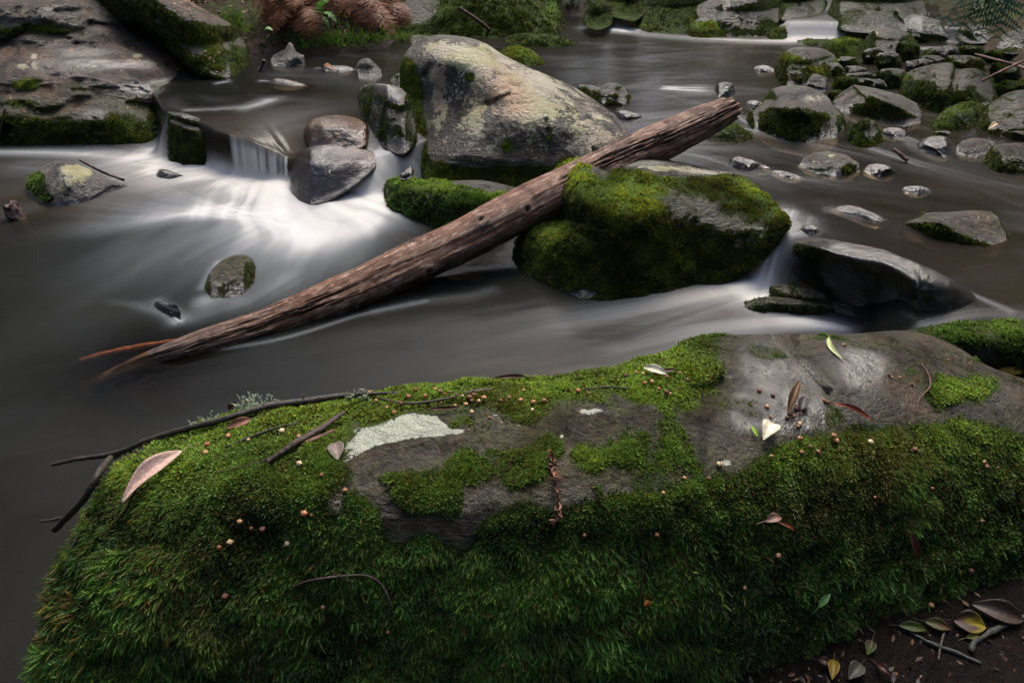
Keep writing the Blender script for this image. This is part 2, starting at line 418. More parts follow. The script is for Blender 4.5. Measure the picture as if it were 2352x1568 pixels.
    cap2 = np.stack([np.full(N, ct+1), (nr-1)*N+(np.arange(N)+1) % N, (nr-1)*N+np.arange(N)], -1)
    # winding: outward
    if A < 0: pass
    tris = np.vstack([q[:, [0, 1, 2]], q[:, [0, 2, 3]], cap1[:, [0, 1, 2]], cap2])
    # orient towards camera on the front
    a_, b_, c_ = verts[tris[:len(q)//2]].transpose(1, 0, 2)[:3]
    nn = np.cross(b_-a_, c_-a_); s = np.sum(nn*(np.array([0, 0, H])-a_))
    if s < 0: tris = tris[:, ::-1]
    me0 = mk_mesh(name, verts, tris=tris)
    nrm = normals_of(me0); nz = nrm[:, 2]
    Uf = np.r_[U.ravel(), cx, cx]; Vf = np.r_[V.ravel(), cy, cy]; Rf = np.r_[Rm.ravel(), 0, 0]
    bkf = np.r_[np.repeat(back, N), 0, 1]
    nse = fbm(verts/size*3.1+5+seed, 4, seed+21, .6); nse2 = fbm(verts*9+2, 3, seed+31, .6)
    up = ss(.42, .82, nz)
    mm = moss[0]+(.22 if moss[0] > -1.4 else 0)+moss[1]*up+(moss[2]*1.4+(.7 if sprig else .15))*(1-up)+nse*.75+nse2*.40+blobsum(mblobs, Uf, Vf)
    if mossfn is not None: mm = mossfn(Uf, Vf, verts, nrm, mm, nse, nse2)
    raw = mm; mm = np.clip(mm, 0, 1)
    film = np.clip(.60+raw*.45+nse*.3, 0, 1)
    # moss brighter in given blobs and on upward faces; stone wet near the waterline
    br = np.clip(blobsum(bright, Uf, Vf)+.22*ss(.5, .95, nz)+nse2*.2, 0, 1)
    wet = np.clip(ss(.07, .0, verts[:, 2]-w-.02*nse)*.8+blobsum(wblobs, Uf, Vf), 0, 1)
    me = me0
    lf = 0 if lfn is None else lfn(Uf, Vf, verts, nse, nse2)
    me.materials.append(M_ROCK)
    warmv = np.clip(blobsum(warm, Uf, Vf), 0, 1)
    for k_, v_ in dict(film=film, moss=mm*.95, mossbright=br*mm, wet=wet*(1-mm), lichen=np.clip(blobsum(lblobs, Uf, Vf)+lf, -1, 2)*(1-mm), lich_warm=warmv, lich_pale=np.full(len(verts), 1. if 'foreground' in label else 0.)).items():
        at = me.attributes.new(k_, 'FLOAT', 'POINT'); at.data.foreach_set('value', np.ascontiguousarray(v_, np.float32))
    # object origin at the base centre
    o = link(name, me, label, cat, group)
    tint = tuple(x if max(tint) < 1.25 or 'lichen' in label or z_keep else x*.84 for x in tint); o.color = (*tint, 1)
    org = Vector((float(cen[0]), float(cen[1]), float(w)))
    rec = dict(outl=[int(x) for x in (np.min(outline,0)[0],np.max(outline,0)[0],np.min(outline,0)[1],np.max(outline,0)[1])], obj=o, verts=verts, tris=tris, nrm=nrm, moss=mm, U=Uf, V=Vf, R=Rf, back=bkf, bright=br, size=size, seed=seed, w=w, org=org, nse=nse)
    ROCKS.append(rec)
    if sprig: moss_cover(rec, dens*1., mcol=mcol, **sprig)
    me.transform(__import__('mathutils').Matrix.Translation(-org)); o.location = org
    return rec

# ------------------------------------------------------------------ moss shoots
def shoot_feather():
    v, f, g = [], [], []
    def tri(a, b, c, ga, gb, gc):
        i = len(v); v.extend([a, b, c]); g.extend([ga, gb, gc]); f.append((i, i+1, i+2))
    n = 5; pts = [np.array([.55*(s_**2), 0, s_*(1-.22*s_)]) for s_ in np.linspace(0, 1, n+1)]
    for i in range(n):                          # two crossed ribbons
        a, b = pts[i], pts[i+1]; wa, wb = .085*(1-.75*(i/n)**2), .085*(1-.75*((i+1)/n)**2)
        for ax in (np.array([0, 1, 0]), np.array([.75, 0, .45])):
            tri(a-ax*wa, a+ax*wa, b+ax*wb, i/n, i/n, (i+1)/n); tri(a-ax*wa, b+ax*wb, b-ax*wb, i/n, (i+1)/n, (i+1)/n)
    for i in range(9):                          # leaflets
        s_ = .12+.86*i/8; p = np.array([.55*s_**2, 0, s_*(1-.22*s_)]); L = .20*(1-.45*s_)
        for sd in (1, -1):
            tip = p+np.array([.10+.1*s_, sd*L, .15]); tri(p+np.array([0, 0, -.035]), p+np.array([.01, 0, .045]), tip, s_, s_, min(1, s_+.25))
    return np.array(v), np.array(f), np.array(g)
def shoot_tuft(k=5, seed=1, wd=.11):
    r = np.random.default_rng(seed); v, f, g = [], [], []
    for i in range(k):
        a = 2*math.pi*(i+r.uniform(-.3, .3))/k; L = r.uniform(.7, 1.05); sp_ = r.uniform(.25, .6)
        dx, dy = math.cos(a), math.sin(a); mid = np.array([dx*sp_*.35*L, dy*sp_*.35*L, .55*L]); tip = np.array([dx*sp_*L, dy*sp_*L, .85*L])
        sd = np.array([-dy, dx, 0])*wd; b = np.array([dx*.03, dy*.03, 0]); i0 = len(v)
        v += [b-sd*.6, b+sd*.6, mid-sd, mid+sd, tip]; g += [0, 0, .5, .5, 1]
        f += [(i0, i0+1, i0+3), (i0, i0+3, i0+2), (i0+2, i0+3, i0+4)]
    return np.array(v), np.array(f), np.array(g)
def shoot_tiny(seed=1):
    r = np.random.default_rng(seed); v, f, g = [], [], []
    for i in range(4):
        a = 2*math.pi*(i+.3)/4+r.uniform(-.4, .4); dx, dy = math.cos(a), math.sin(a); s_ = r.uniform(.3, .7); i0 = len(v); L = r.uniform(.6, 1)
        v += [np.array([-dy*.2, dx*.2, .0]), np.array([dy*.2, -dx*.2, .0]), np.array([dx*s_, dy*s_, L*.9])]; g += [0, 0, 1]; f.append((i0, i0+1, i0+2))
    return np.array(v), np.array(f), np.array(g)
SHOOT = dict(feather=shoot_feather(), tuft=shoot_tuft(), tiny=shoot_tiny())

def sample_tris(verts, tris, wv, n, rng):
    a, b, c = verts[tris[:, 0]], verts[tris[:, 1]], verts[tris[:, 2]]
    area = .5*np.linalg.norm(np.cross(b-a, c-a), axis=1)
    w_ = area*wv[tris].mean(1); cdf = np.cumsum(w_)
    if cdf[-1] <= 0: return None
    t = np.searchsorted(cdf, rng.random(n)*cdf[-1]).clip(0, len(tris)-1)
    r1, r2 = np.sqrt(rng.random(n)), rng.random(n); bc = np.stack([1-r1, r1*(1-r2), r1*r2], -1)
    return t, bc, cdf[-1]
def place(template, P, Z, X, S):
    """copies of a template at points P, growing along Z, bending towards X, size S"""
    v, f, g = template; Y = np.cross(Z, X)
    n = len(P); V = P[:, None]+S[:, None, None]*(v[None, :, :1]*X[:, None]+v[None, :, 1:2]*Y[:, None]+v[None, :, 2:]*Z[:, None])
    F = f[None]+(np.arange(n)*len(v))[:, None, None]
    return V.reshape(-1, 3), F.reshape(-1, 3), np.tile(g, (n, 1))
def unit(a): return a/(np.linalg.norm(a, axis=-1, keepdims=True)+1e-9)
GR_D, GR_L, GR_Y = np.array([.018, .040, .009]), np.array([.080, .165, .028]), np.array([.25, .37, .05])
def moss_cover(rec, dens, kind='tiny', L=.012, droop=.35, jit=.5, colfn=None, sizefn=None, mcol=None, thr=.42, soft=.12, maxn=90000, lift=.0, dry=.0, name='moss', wfn=None):
    """dens: shoots per square unit of the picture reading"""
    rng = np.random.default_rng(rec['seed']+77)
    verts, tris = rec['verts'], rec['tris']
    vis = verts[:, 2] > rec['w']-.01
    clump = fbm(verts*17+7, 3, 91, .6); wv = ss(thr-soft, thr+soft, rec['moss'])*(.18+.98*ss(-.25, .25, clump))*(1-.7*ss(.28, .5, fbm(verts*6.5+11, 4, 95, .6)))*vis*np.where(rec['back'] > 0, .35, 1.)
    dist = np.linalg.norm(verts-np.array([0, 0, H]), axis=1)
    pix = (FPX/K/dist)**2
    face = np.clip(np.sum(rec['nrm']*unit(np.array([0, 0, H])-verts), 1), .25, 1)
    wv = wv*pix*face
    if wfn is not None: wv = wv*wfn(rec['U'], rec['V'])
    a, b, c = verts[tris[:, 0]], verts[tris[:, 1]], verts[tris[:, 2]]
    tot = float(np.sum(.5*np.linalg.norm(np.cross(b-a, c-a), axis=1)*wv[tris].mean(1)))
    n = int(min(maxn, tot*dens))
    if n < 30: return
    t, bc, _ = sample_tris(verts, tris, wv, n, rng)
    ip = lambda A: np.einsum('nk,nk...->n...', bc, A[tris[t]])
    P, Nn = ip(verts), unit(ip(rec['nrm'])); mo, br, U, V = ip(rec['moss']), ip(rec['bright']), ip(rec['U']), ip(rec['V'])
    Z = unit(Nn+np.array([0, 0, -droop])*(1-np.clip(Nn[:, 2:], 0, 1))+np.array([0, 0, .15])+rng.normal(size=(n, 3))*jit)
    X = np.array([0, 0, -1.])+Nn*.25+rng.normal(size=(n, 3))*.45; X = unit(X-Z*np.sum(X*Z, 1, keepdims=True))
    S = L*rng.uniform(.5, 1.3, n)*(.55+.55*ss(thr, 1., mo))*(.75+.6*ss(-.3, .4, fbm(P*17+7, 3, 91, .6)))
    if sizefn is not None: S = S*sizefn(U, V, P)
    P = P-Nn*S[:, None]*.12+Nn*lift
    lowf = vnoise(P*np.array([11, 11, 11.])+4, 3); pat = fbm(P*4.5+3, 3, 8)
    c1, c2, c3 = ((GR_D, GR_L, GR_Y) if kind != 'tiny' else (np.array([.016, .020, .004]), np.array([.075, .090, .013]), np.array([.24, .27, .03]))) if mcol is None else [np.array(x) for x in mcol]
    cl2 = fbm(P*17+7, 3, 91, .6); mixv = np.clip(.30+.65*pat+.3*(lowf-.5)+.55*cl2+rng.normal(size=n)*.26, 0, 1)[:, None]
    base = c1+(c2-c1)*mixv
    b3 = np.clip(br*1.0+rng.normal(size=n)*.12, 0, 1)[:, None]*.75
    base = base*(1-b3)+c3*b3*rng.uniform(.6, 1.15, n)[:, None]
    if dry > 0: base = np.where((rng.random(n) < dry)[:, None], np.array([.10, .075, .02])*rng.uniform(.5, 1.2, n)[:, None], base)
    if colfn is not None: base = colfn(U, V, P, base, rng)
    VV, FF, G = place(SHOOT[kind], P, Z, X, S)
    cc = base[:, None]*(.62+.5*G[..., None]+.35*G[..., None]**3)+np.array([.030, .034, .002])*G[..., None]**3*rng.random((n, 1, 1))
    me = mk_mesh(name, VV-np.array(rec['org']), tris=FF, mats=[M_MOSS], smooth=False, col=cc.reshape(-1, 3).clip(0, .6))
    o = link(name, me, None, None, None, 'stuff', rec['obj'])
    return o
# ------------------------------------------------------------------ stream levels
UP = .22; TOP = .33
LIP = [(-600, 150, UP), (300, 175, UP), (362, 222, UP), (376, 264, UP), (440, 268, UP), (500, 306, UP), (560, 322, .19), (620, 342, .15), (672, 362, .10), (720, 380, .09), (830, 372, .13), (905, 350, .16), (950, 350, .16), (975, 325, .16), (1060, 318, .16), (1300, 325, .2), (1400, 350, .2), (1480, 400, UP), (1560, 430, UP), (1700, 450, UP), (1765, 492, UP), (1800, 530, UP), (1835, 536, UP), (1900, 560, UP), (2000, 585, UP), (2085, 625, UP), (2112, 690, UP), (2100, 740, UP), (2120, 800, .2), (2240, 900, .2), (2500, 1100, .2)]
LW = np.array([onz(u, v, z) for u, v, z in LIP])
def _smooth(L):
    s = np.r_[0, np.cumsum(np.hypot(*np.diff(L[:, :2], axis=0).T))]; t = np.r_[np.linspace(0, s[-1], 90)]
    C = np.stack([np.interp(t, s, L[:, i]) for i in range(3)], -1)
    for _ in range(3): C[1:-1] = (C[:-2]+2*C[1:-1]+C[2:])/4
    return C
LIP2 = [(300, 20, 9), (1330, 20, 9), (1385, 30, 7.25), (1440, 36, 7.15), (1500, 70, 7.5), (1800, 52, 7.3), (1816, 48, 6.66), (1930, 70, 6.66), (1960, 88, 7.1), (2120, 88, 7.2), (2165, 90, 6.5), (2265, 90, 6.32), (2300, 90, 6.9), (2700, 90, 7.0)]
LW2 = np.array([ony(u, v, y) for u, v, y in LIP2])
LW = _smooth(LW)
def sdist(L, X, Y):
    """signed distance to a polyline; positive beyond it (upstream)"""
    best = np.full(X.shape, 1e9); sg = np.zeros(X.shape, bool)
    poly = [(-80, L[0][1])]+[(p[0], p[1]) for p in L]+[(80, L[-1][1]), (80, 120), (-80, 120)]
    for (x0, y0), (x1, y1) in zip(poly, poly[1:]+poly[:1]):
        sg ^= ((y0 > Y) != (y1 > Y)) & (X < x0+(Y-y0)/((y1-y0) or 1e-9)*(x1-x0))
    for a, b in zip(L[:-1], L[1:]):
        dx, dy = b[0]-a[0], b[1]-a[1]; L2 = dx*dx+dy*dy+1e-12
        t = np.clip(((X-a[0])*dx+(Y-a[1])*dy)/L2, 0, 1)
        d2 = (X-a[0]-t*dx)**2+(Y-a[1]-t*dy)**2
        best = np.minimum(best, d2)
    return np.sqrt(best)*np.where(sg, 1, -1)
def gz(X, Y, u, v, z, r):
    p = onz(u, v, z); return np.exp(-((X-p[0])**2+(Y-p[1])**2)/r**2)
def level(X, Y):
    s1 = sdist(LW, X, Y); s2 = sdist(LW2, X, Y)
    up = np.full(X.shape, UP)
    # the pool dips where the tongues speed up
    d = np.zeros(X.shape)
    for u, v, z, dz, r in ((672, 362, .10, .11, .22), (720, 385, .1, .11, .25), (620, 345, .15, .05, .2), (850, 365, .14, .075, .25), (940, 360, .16, .06, .25), (2070, 745, .2, .02, .2), (1790, 535, .2, .035, .12)):
        d = np.maximum(d, dz*gz(X, Y, u, v, z, r))
    up = up-d
    slope = np.where(X > .6, .0, 0)
    run = .075+.16*gz(X, Y, 880, 390, .08, .35)+.16*gz(X, Y, 1780, 570, .1, .18)+.12*gz(X, Y, 350, 320, .1, .18)+.15*gz(X, Y, 2050, 750, .1, .12)
    z = up*ss(-1, .12, s1/run)
    run2 = .12
    z = z+(TOP-UP)*ss(-1, .1, s2/run2)*(s2 > -run2)
    return z, s1, s2, run
def wz(u, v, lv):
    """a point of the water surface under picture position (u, v)"""
    p = onz(u, v, lv); return p

# ------------------------------------------------------------------ foam strokes: long silky streaks left by the running water
STROKES = []
def stroke(pts, lv, width, inten, seed=0, fade=(0, 1), streak=.6, soft=2.):
    """pts: picture polyline on level lv; width in metres (start, end); inten (start, end)"""
    STROKES.append((pts, lv, width, inten, seed, fade, streak, soft))
rs = np.random.default_rng(5)
# fan below the curtain
for i in range(16):
    f = i/15; u0 = 512+150*f; v0 = 388+16*f
    ang = 198-70*f+rs.normal()*4
    ln = (330+170*math.sin(f*3.1))*rs.uniform(.8, 1.15)
    u1 = u0+ln*math.cos(rad(ang)); v1 = v0-ln*math.sin(rad(ang))*.55
    mid = ((u0+u1)/2, (v0+v1)/2+12)
    stroke([(u0, v0), mid, (u1, v1)], 0, (.07, .20), (.5, 0), i, streak=.9)
for i in range(12):
    f = i/11; u0, v0 = 520+130*f+rs.normal()*15, 470+45*f; ang = 196-46*f*1.0; ln = rs.uniform(360, 620)
    u1, v1 = u0+ln*math.cos(rad(ang)), v0-ln*math.sin(rad(ang))*.62
    stroke([(u0, v0), ((u0+u1)/2, (v0+v1)/2+10), (u1, v1)], 0, (.06, rs.uniform(.08, .16)), (.38, .0), 200+i, streak=.8)
stroke([(510, 392), (590, 402), (665, 408)], 0, (.10, .10), (.95, .95), 31, streak=.2)
stroke([(540, 400), (640, 440), (760, 470), (800, 500)], 0, (.22, .25), (.9, .9), 32, streak=.35)
stroke([(600, 420), (560, 470), (480, 520), (380, 570)], 0, (.32, .36), (1., .22), 33, streak=.5)
stroke([(660, 440), (640, 500), (600, 560), (560, 600)], 0, (.35, .22), (.85, .15), 34, streak=.5)
stroke([(560, 410), (470, 430), (400, 450), (320, 480)], 0, (.22, .3), (.8, .05), 35, streak=.5)
# chute between the wet round rock and the big boulder
stroke([(800, 340), (870, 345), (935, 352)], .16, (.10, .12), (.15, .5), 40, streak=.5)
stroke([(945, 352), (900, 372), (850, 410), (800, 440), (740, 475)], .08, (.12, .20), (.7, 1.), 41, streak=.35)
stroke([(900, 400), (860, 440), (830, 480), (780, 510)], .03, (.14, .2), (.55, .75), 42, streak=.4)
stroke([(830, 440), (800, 480), (760, 520), (700, 540)], 0, (.25, .3), (.95, .7), 43, streak=.3)
stroke([(760, 480), (700, 540), (660, 600), (640, 660)], 0, (.35, .18), (.9, .15), 44, streak=.5)
stroke([(700, 470), (600, 520), (470, 580), (360, 650)], 0, (.30, .32), (1., .08), 45, streak=.7)
stroke([(800, 500), (780, 560), (730, 620), (690, 690)], 0, (.22, .15), (.6, .05), 46, streak=.7)
stroke([(830, 450), (880, 480), (900, 510)], 0, (.15, .12), (.5, .1), 47, streak=.5)
stroke([(640, 640), (560, 690), (470, 720), (440, 730)], 0, (.10, .06), (.35, .2), 48)
# under the left slab
stroke([(-200, 350), (0, 350), (150, 352), (300, 362), (385, 372)], 0, (.06, .09), (.75, .9), 50, streak=.5)
stroke([(375, 300), (360, 325), (345, 345)], .12, (.05, .1), (.55, .85), 51, streak=.5)
stroke([(350, 345), (300, 375), (220, 385), (60, 380)], 0, (.14, .12), (.95, .25), 52, streak=.4)
stroke([(390, 380), (330, 390), (270, 400), (330, 430)], 0, (.16, .16), (.7, .1), 53, streak=.5)
stroke([(470, 385), (420, 390), (380, 395)], 0, (.1, .14), (.6, .5), 54, streak=.5)
stroke([(-200, 390), (0, 385), (60, 400)], 0, (.1, .2), (.2, .08), 55)
# far streaks behind the mossy block
stroke([(430, 252), (500, 250), (560, 245), (610, 232)], UP, (.035, .07), (.45, .6), 60, streak=.6)
stroke([(565, 250), (590, 244), (630, 228)], UP, (.06, .09), (.4, .35), 61, streak=.4)
stroke([(600, 185), (640, 186), (690, 192)], UP, (.03, .03), (.6, .1), 62, streak=.4)
stroke([(730, 155), (770, 157), (810, 160)], UP, (.03, .04), (.5, .6), 63, streak=.5)
stroke([(640, 170), (760, 175), (860, 200)], UP, (.12, .2), (.18, .12), 64)
stroke([(640, 265), (760, 245), (830, 240)], UP, (.25, .2), (.22, .12), 65)
stroke([(500, 190), (520, 187)], UP, (.03, .03), (.6, .6), 66, streak=0)
# white edge of the log
stroke([(400, 808), (520, 800), (640, 780), (740, 750), (820, 722), (900, 705), (980, 690)], 0, (.010, .014), (.45, .5), 70, streak=.3)
stroke([(860, 712), (960, 690), (1080, 680), (1130, 665)], 0, (.03, .04), (.22, .15), 71)
stroke([(360, 690), (390, 715), (408, 735)], 0, (.03, .045), (.3, 1.0), 72, streak=.1)
stroke([(250, 690), (320, 700), (370, 715)], 0, (.02, .04), (.06, .35), 73)
stroke([(470, 690), (500, 680), (540, 690)], 0, (.05, .06), (.5, .25), 74, streak=.4)
stroke([(480, 690), (465, 710), (445, 730)], 0, (.06, .05), (.55, .2), 75, streak=.5)
stroke([(500, 600), (480, 630), (465, 660)], 0, (.02, .025), (.5, .4), 76, streak=.1)
# right chute
stroke([(1800, 530), (1782, 560), (1762, 600), (1745, 640)], .12, (.065, .09), (.8, .98), 80, streak=.35)
stroke([(1860, 500), (1850, 520), (1815, 525)], UP, (.06, .05), (.35, .5), 81, streak=.4)
stroke([(1790, 648), (1740, 652), (1680, 660), (1560, 680), (1440, 700), (1300, 735)], 0, (.065, .11), (1., .1), 82, streak=.4)
stroke([(1760, 665), (1700, 675), (1600, 700), (1480, 735)], 0, (.06, .12), (.95, .12), 83, streak=.5)
stroke([(1700, 665), (1540, 690), (1380, 720), (1240, 740), (1100, 770)], 0, (.05, .14), (.65, .05), 84, streak=.7)
stroke([(1935, 752), (1850, 735), (1760, 738), (1660, 750), (1540, 775), (1430, 800)], 0, (.06, .09), (1., .12), 85, streak=.4)
stroke([(1900, 745), (1740, 745), (1600, 770), (1450, 800)], 0, (.05, .10), (.6, .03), 86, streak=.8)
stroke([(2352, 735), (2250, 725), (2180, 735), (2090, 750)], .2, (.04, .03), (.25, .35), 87, streak=.6)
stroke([(2230, 672), (2270, 690), (2318, 712)], UP, (.012, .02), (.6, .45), 88, streak=.3)
# fast water through the right channel
for (pts, i0, i1, sd) in [([(1640, 285), (1740, 300), (1900, 335), (2050, 370), (2200, 420), (2340, 480)], .35, .05, 90),
                          ([(1560, 330), (1680, 335), (1800, 352), (1860, 368)], .30, .2, 91),
                          ([(1380, 290), (1480, 280), (1560, 268)], .4, .15, 92),
                          ([(1420, 262), (1500, 268), (1560, 262)], .35, .1, 93),
                          ([(1530, 340), (1620, 360), (1720, 395), (1840, 410), (2000, 420)], .3, .08, 94),
                          ([(1780, 400), (1900, 425), (2050, 445), (2200, 480)], .22, .03, 95),
                          ([(2020, 300), (2090, 320), (2120, 345), (2200, 380), (2340, 400)], .45, .1, 96),
                          ([(2000, 340), (2080, 365), (2200, 400), (2352, 440)], .35, .08, 97),
                          ([(1910, 478), (1960, 485), (2010, 500), (2050, 520)], .45, .1, 98),
                          ([(1690, 265), (1730, 290), (1800, 325), (1880, 345)], .35, .15, 99),
                          ([(1530, 202), (1560, 203), (1600, 204)], .7, .6, 100),
                          ([(1390, 200), (1500, 204), (1700, 205)], .15, .15, 101),
                          ([(1600, 390), (1700, 400), (1790, 430)], .2, .1, 102),
                          ([(1500, 215), (1600, 240), (1640, 262)], .12, .25, 103)]:
    stroke(pts, UP, (.05, .13), (min(1, i0*1.35), i1*1.3), sd, streak=1.)
# distant falls
stroke([(1380, 62), (1410, 58), (1440, 62)], UP+.02, (.14, .16), (1., 1.), 110, streak=.2)
stroke([(1350, 64), (1480, 78), (1640, 92), (1780, 96), (1900, 92), (1960, 98)], UP, (.10, .16), (.45, .75), 111, streak=.4)
stroke([(1815, 84), (1870, 84), (1925, 84)], UP, (.13, .13), (.95, .95), 112, streak=.2)
stroke([(1818, 58), (1870, 56), (1928, 56)], TOP, (.05, .05), (.55, .55), 113, streak=.7)
stroke([(1830, 48), (1890, 44), (1930, 30)], TOP, (.10, .14), (.45, .4), 114, streak=.4)
stroke([(1900, 20), (1925, 5), (1935, -10)], TOP, (.2, .2), (.5, .6), 115, streak=.3)
stroke([(2100, 104), (2180, 106), (2260, 112)], .24, (.07, .08), (.6, .65), 116, streak=.4)
stroke([(2175, 90), (2200, 86), (2250, 86)], TOP, (.08, .08), (.6, .55), 117, streak=.5)
stroke([(1960, 118), (2110, 112), (2160, 112)], UP, (.06, .06), (.2, .4), 118)

def build_water():
    us = np.r_[np.linspace(-2600, -260, 30)[:-1], np.arange(-260, 2640, 3.0), np.linspace(2640, 5000, 30)]
    vs = np.r_[-150, -140, -130, np.arange(-120, 520, 2.0), np.arange(520, 1560, 3.4), np.linspace(1560, 3400, 30)]
    Ug, Vg = np.meshgrid(us, vs)
    P = onz(Ug, Vg, .1); X, Y = P[..., 0], P[..., 1]
    lev, s1, s2, run = level(X, Y)
    foam = np.zeros(X.shape); hb = np.zeros(X.shape)
    for (pts, lv, wdt, inten, seed, fade, streak, soft) in STROKES:
        W = onz([p[0] for p in pts], [p[1] for p in pts], lv)[:, :2]
        # smooth the path
        s = np.r_[0, np.cumsum(np.hypot(*np.diff(W, axis=0).T))]; t = np.linspace(0, s[-1], 26)
        C = np.stack([np.interp(t, s, W[:, 0]), np.interp(t, s, W[:, 1])], -1)
        for _ in range(3): C[1:-1] = (C[:-2]+2*C[1:-1]+C[2:])/4
        wmax = max(wdt)*2.6
        m = (X > C[:, 0].min()-wmax) & (X < C[:, 0].max()+wmax) & (Y > C[:, 1].min()-wmax) & (Y < C[:, 1].max()+wmax)
        if not m.any(): continue
        x, y = X[m], Y[m]; best = np.full(x.shape, 1e9)
        for i in range(len(C)-1):
            a, b = C[i], C[i+1]; dx, dy = b-a; L2 = dx*dx+dy*dy+1e-12
            tt = np.clip(((x-a[0])*dx+(y-a[1])*dy)/L2, 0, 1); best = np.minimum(best, (x-a[0]-tt*dx)**2+(y-a[1]-tt*dy)**2)
        wsum = np.zeros(x.shape); sa = np.zeros(x.shape); sd = np.zeros(x.shape); db = np.sqrt(best)
        for i in range(len(C)-1):
            a, b = C[i], C[i+1]; dx, dy = b-a; L2 = dx*dx+dy*dy+1e-12
            tt = np.clip(((x-a[0])*dx+(y-a[1])*dy)/L2, 0, 1); d_ = np.sqrt((x-a[0]-tt*dx)**2+(y-a[1]-tt*dy)**2)
            w_ = np.exp(-(d_-db)/(.2*max(wdt))); wsum += w_; sa += w_*(i+tt)/(len(C)-1); sd += w_*(dx*(y-a[1])-dy*(x-a[0]))/math.sqrt(L2)
        sa /= wsum; sd /= wsum
        wl_ = wdt[0]+(wdt[1]-wdt[0])*sa
        prof = np.exp(-(np.sqrt(best)/wl_)**soft*1.2)
        it = inten[0]+(inten[1]-inten[0])*ss(0, 1, sa)
        lat = sd/wl_
        n1 = vnoise(np.stack([lat*3.2+seed*5, sa*s[-1]*1.1, sa*0+seed], -1), seed); n2 = vnoise(np.stack([lat*8+seed, sa*s[-1]*1.6, sa*0+seed], -1), seed+3)
        st = 1-streak+streak*(-.1+1.5*n1*.65+1.3*n2*.45)
        f = prof*it*np.clip(st, 0, 1.2)*(.78 if lv == 0 else 1)
        if lv == 0: f = f*ss(-.45, -.95, s1[m]/run[m])
        elif lv >= .2: f = f*ss(-.35, .1, s1[m]/run[m])
        foam[m] = 1-(1-foam[m])*(1-np.clip(f, 0, 1))
        hb[m] += prof*(n1-.5)*.010*it
    # radial threads of the fan below the curtain
    o_ = onz(640, 330, 0); an = np.arctan2(Y-o_[1], X-o_[0])+.16*fbm(np.stack([X*1.6, Y*1.6, X*0], -1), 3, 70); rr_ = np.hypot(X-o_[0], Y-o_[1])
    th = .6*vnoise(np.stack([an*16, rr_*.9, X*0], -1), 71)+.4*vnoise(np.stack([an*38, rr_*1.2, X*0], -1), 72)
    foam = np.where(s1 < 0, foam*(.78+.30*th), foam)
    veil = ss(.42, .85, .55*vnoise(np.stack([an*9, rr_*.7, X*0], -1), 74)+.45*vnoise(np.stack([an*22, rr_*.9, X*0], -1), 75))
    foam = np.where(s1 < -.1, 1-(1-foam)*(1-.16*veil*np.exp(-(rr_/1.35)**2)*ss(.3, .7, rr_)), foam)
    # curtains: comb of threads down the faces
    nrml = np.stack([X*34, np.zeros_like(X), np.zeros_like(X)], -1)
    face1 = np.exp(-((s1/run+.45)/.5)**4)
    thr = vnoise(nrml, 5)*.6+vnoise(nrml*2.3, 6)*.4
    cur = face1*np.clip(gz(X, Y, 590, 350, .1, .36)*1.9, 0, 1)*(X < onz(668, 380, .05)[0])*(X > onz(507, 380, .1)[0])
    foam = np.maximum(foam, cur*np.clip(.92+1.5*(thr-.45), 0, 1)*ss(onz(496, 380, .1)[0], onz(522, 380, .1)[0], X))
    face2 = np.exp(-((s2/.12+.45)/.6)**4)
    far1 = face2*gz(X, Y, 1872, 80, .22, .36); nf = vnoise(np.stack([X*22, X*0, X*0], -1), 9)
    foam = np.maximum(foam, np.clip(far1*1.5, 0, 1)*np.clip(.1+1.1*nf, 0, .85))
    foam = np.maximum(foam, face2*gz(X, Y, 1410, 58, .22, .25)*.9)
    foam = np.maximum(foam, face2*gz(X, Y, 2215, 104, .22, .25)*.6)
    foam = foam*(1-.85*gz(X, Y, 2000, 700, .1, .01))
    # gentle whole-surface streaking, aligned with the current
    sw = fbm(np.stack([X*.8+Y*.35, Y*3.2-X*.9, X*0], -1), 4, 41); sw2 = fbm(np.stack([X*1.5-Y*.6, Y*7+X*2.4, X*0], -1), 3, 44)
    near = ss(6.5, 1.5, Y)
    foam = np.clip(foam+.014*ss(.05, .6, sw)+.09*ss(.1, .6, sw2)*ss(0, .1, s1), 0, 1)
    P[..., 2] = lev+hb+.004*sw*(1+ss(0, .1, s1))
    # keep the surface under the same picture position it was drawn at
    murk = np.full(X.shape, .86)-.22*ss(0, .2, s1)
    def clr(u, v, r, a): return a*gz(X, Y, u, v, 0, r)
    murk = murk-clr(330, 850, .32, .62)-clr(420, 815, .2, .2)-clr(290, 808, .22, .3)-clr(920, 550, .18, .5)-clr(50, 520, .2, .3)-clr(1120, 600, .3, .15)
    for u, v, r, a in ((2000, 440, .6, .25), (1750, 330, .5, .18), (1980, 500, .35, .3), (760, 200, .7, .2), (1500, 230, .7, .22), (2100, 340, .6, .2)):
        murk = murk-a*gz(X, Y, u, v, UP, r)
    murk = np.clip(np.maximum(murk, foam*1.25), 0, 1)
    warm = np.clip(.08+.5*gz(X, Y, 190, 430, 0, .5)+.6*gz(X, Y, 640, 300, .2, .45)+.35*gz(X, Y, 900, 380, .1, .5)+.5*gz(X, Y, 1640, 680, 0, .35)+.45*ss(0, .1, s1)*ss(.5, 2, X)+.2*fbm(np.stack([X, Y, X*0], -1), 3, 50), 0, 1)
    ny, nx = X.shape; idx = np.arange(ny*nx).reshape(ny, nx)
    q = np.stack([idx[:-1, :-1], idx[:-1, 1:], idx[1:, 1:], idx[1:, :-1]], -1).reshape(-1, 4)[:, ::-1]
    me = mk_mesh('water', P.reshape(-1, 3), quads=q, mats=[M_WATER], attrs=dict(foam=foam.ravel(), murk=murk.ravel(), warm=warm.ravel()))
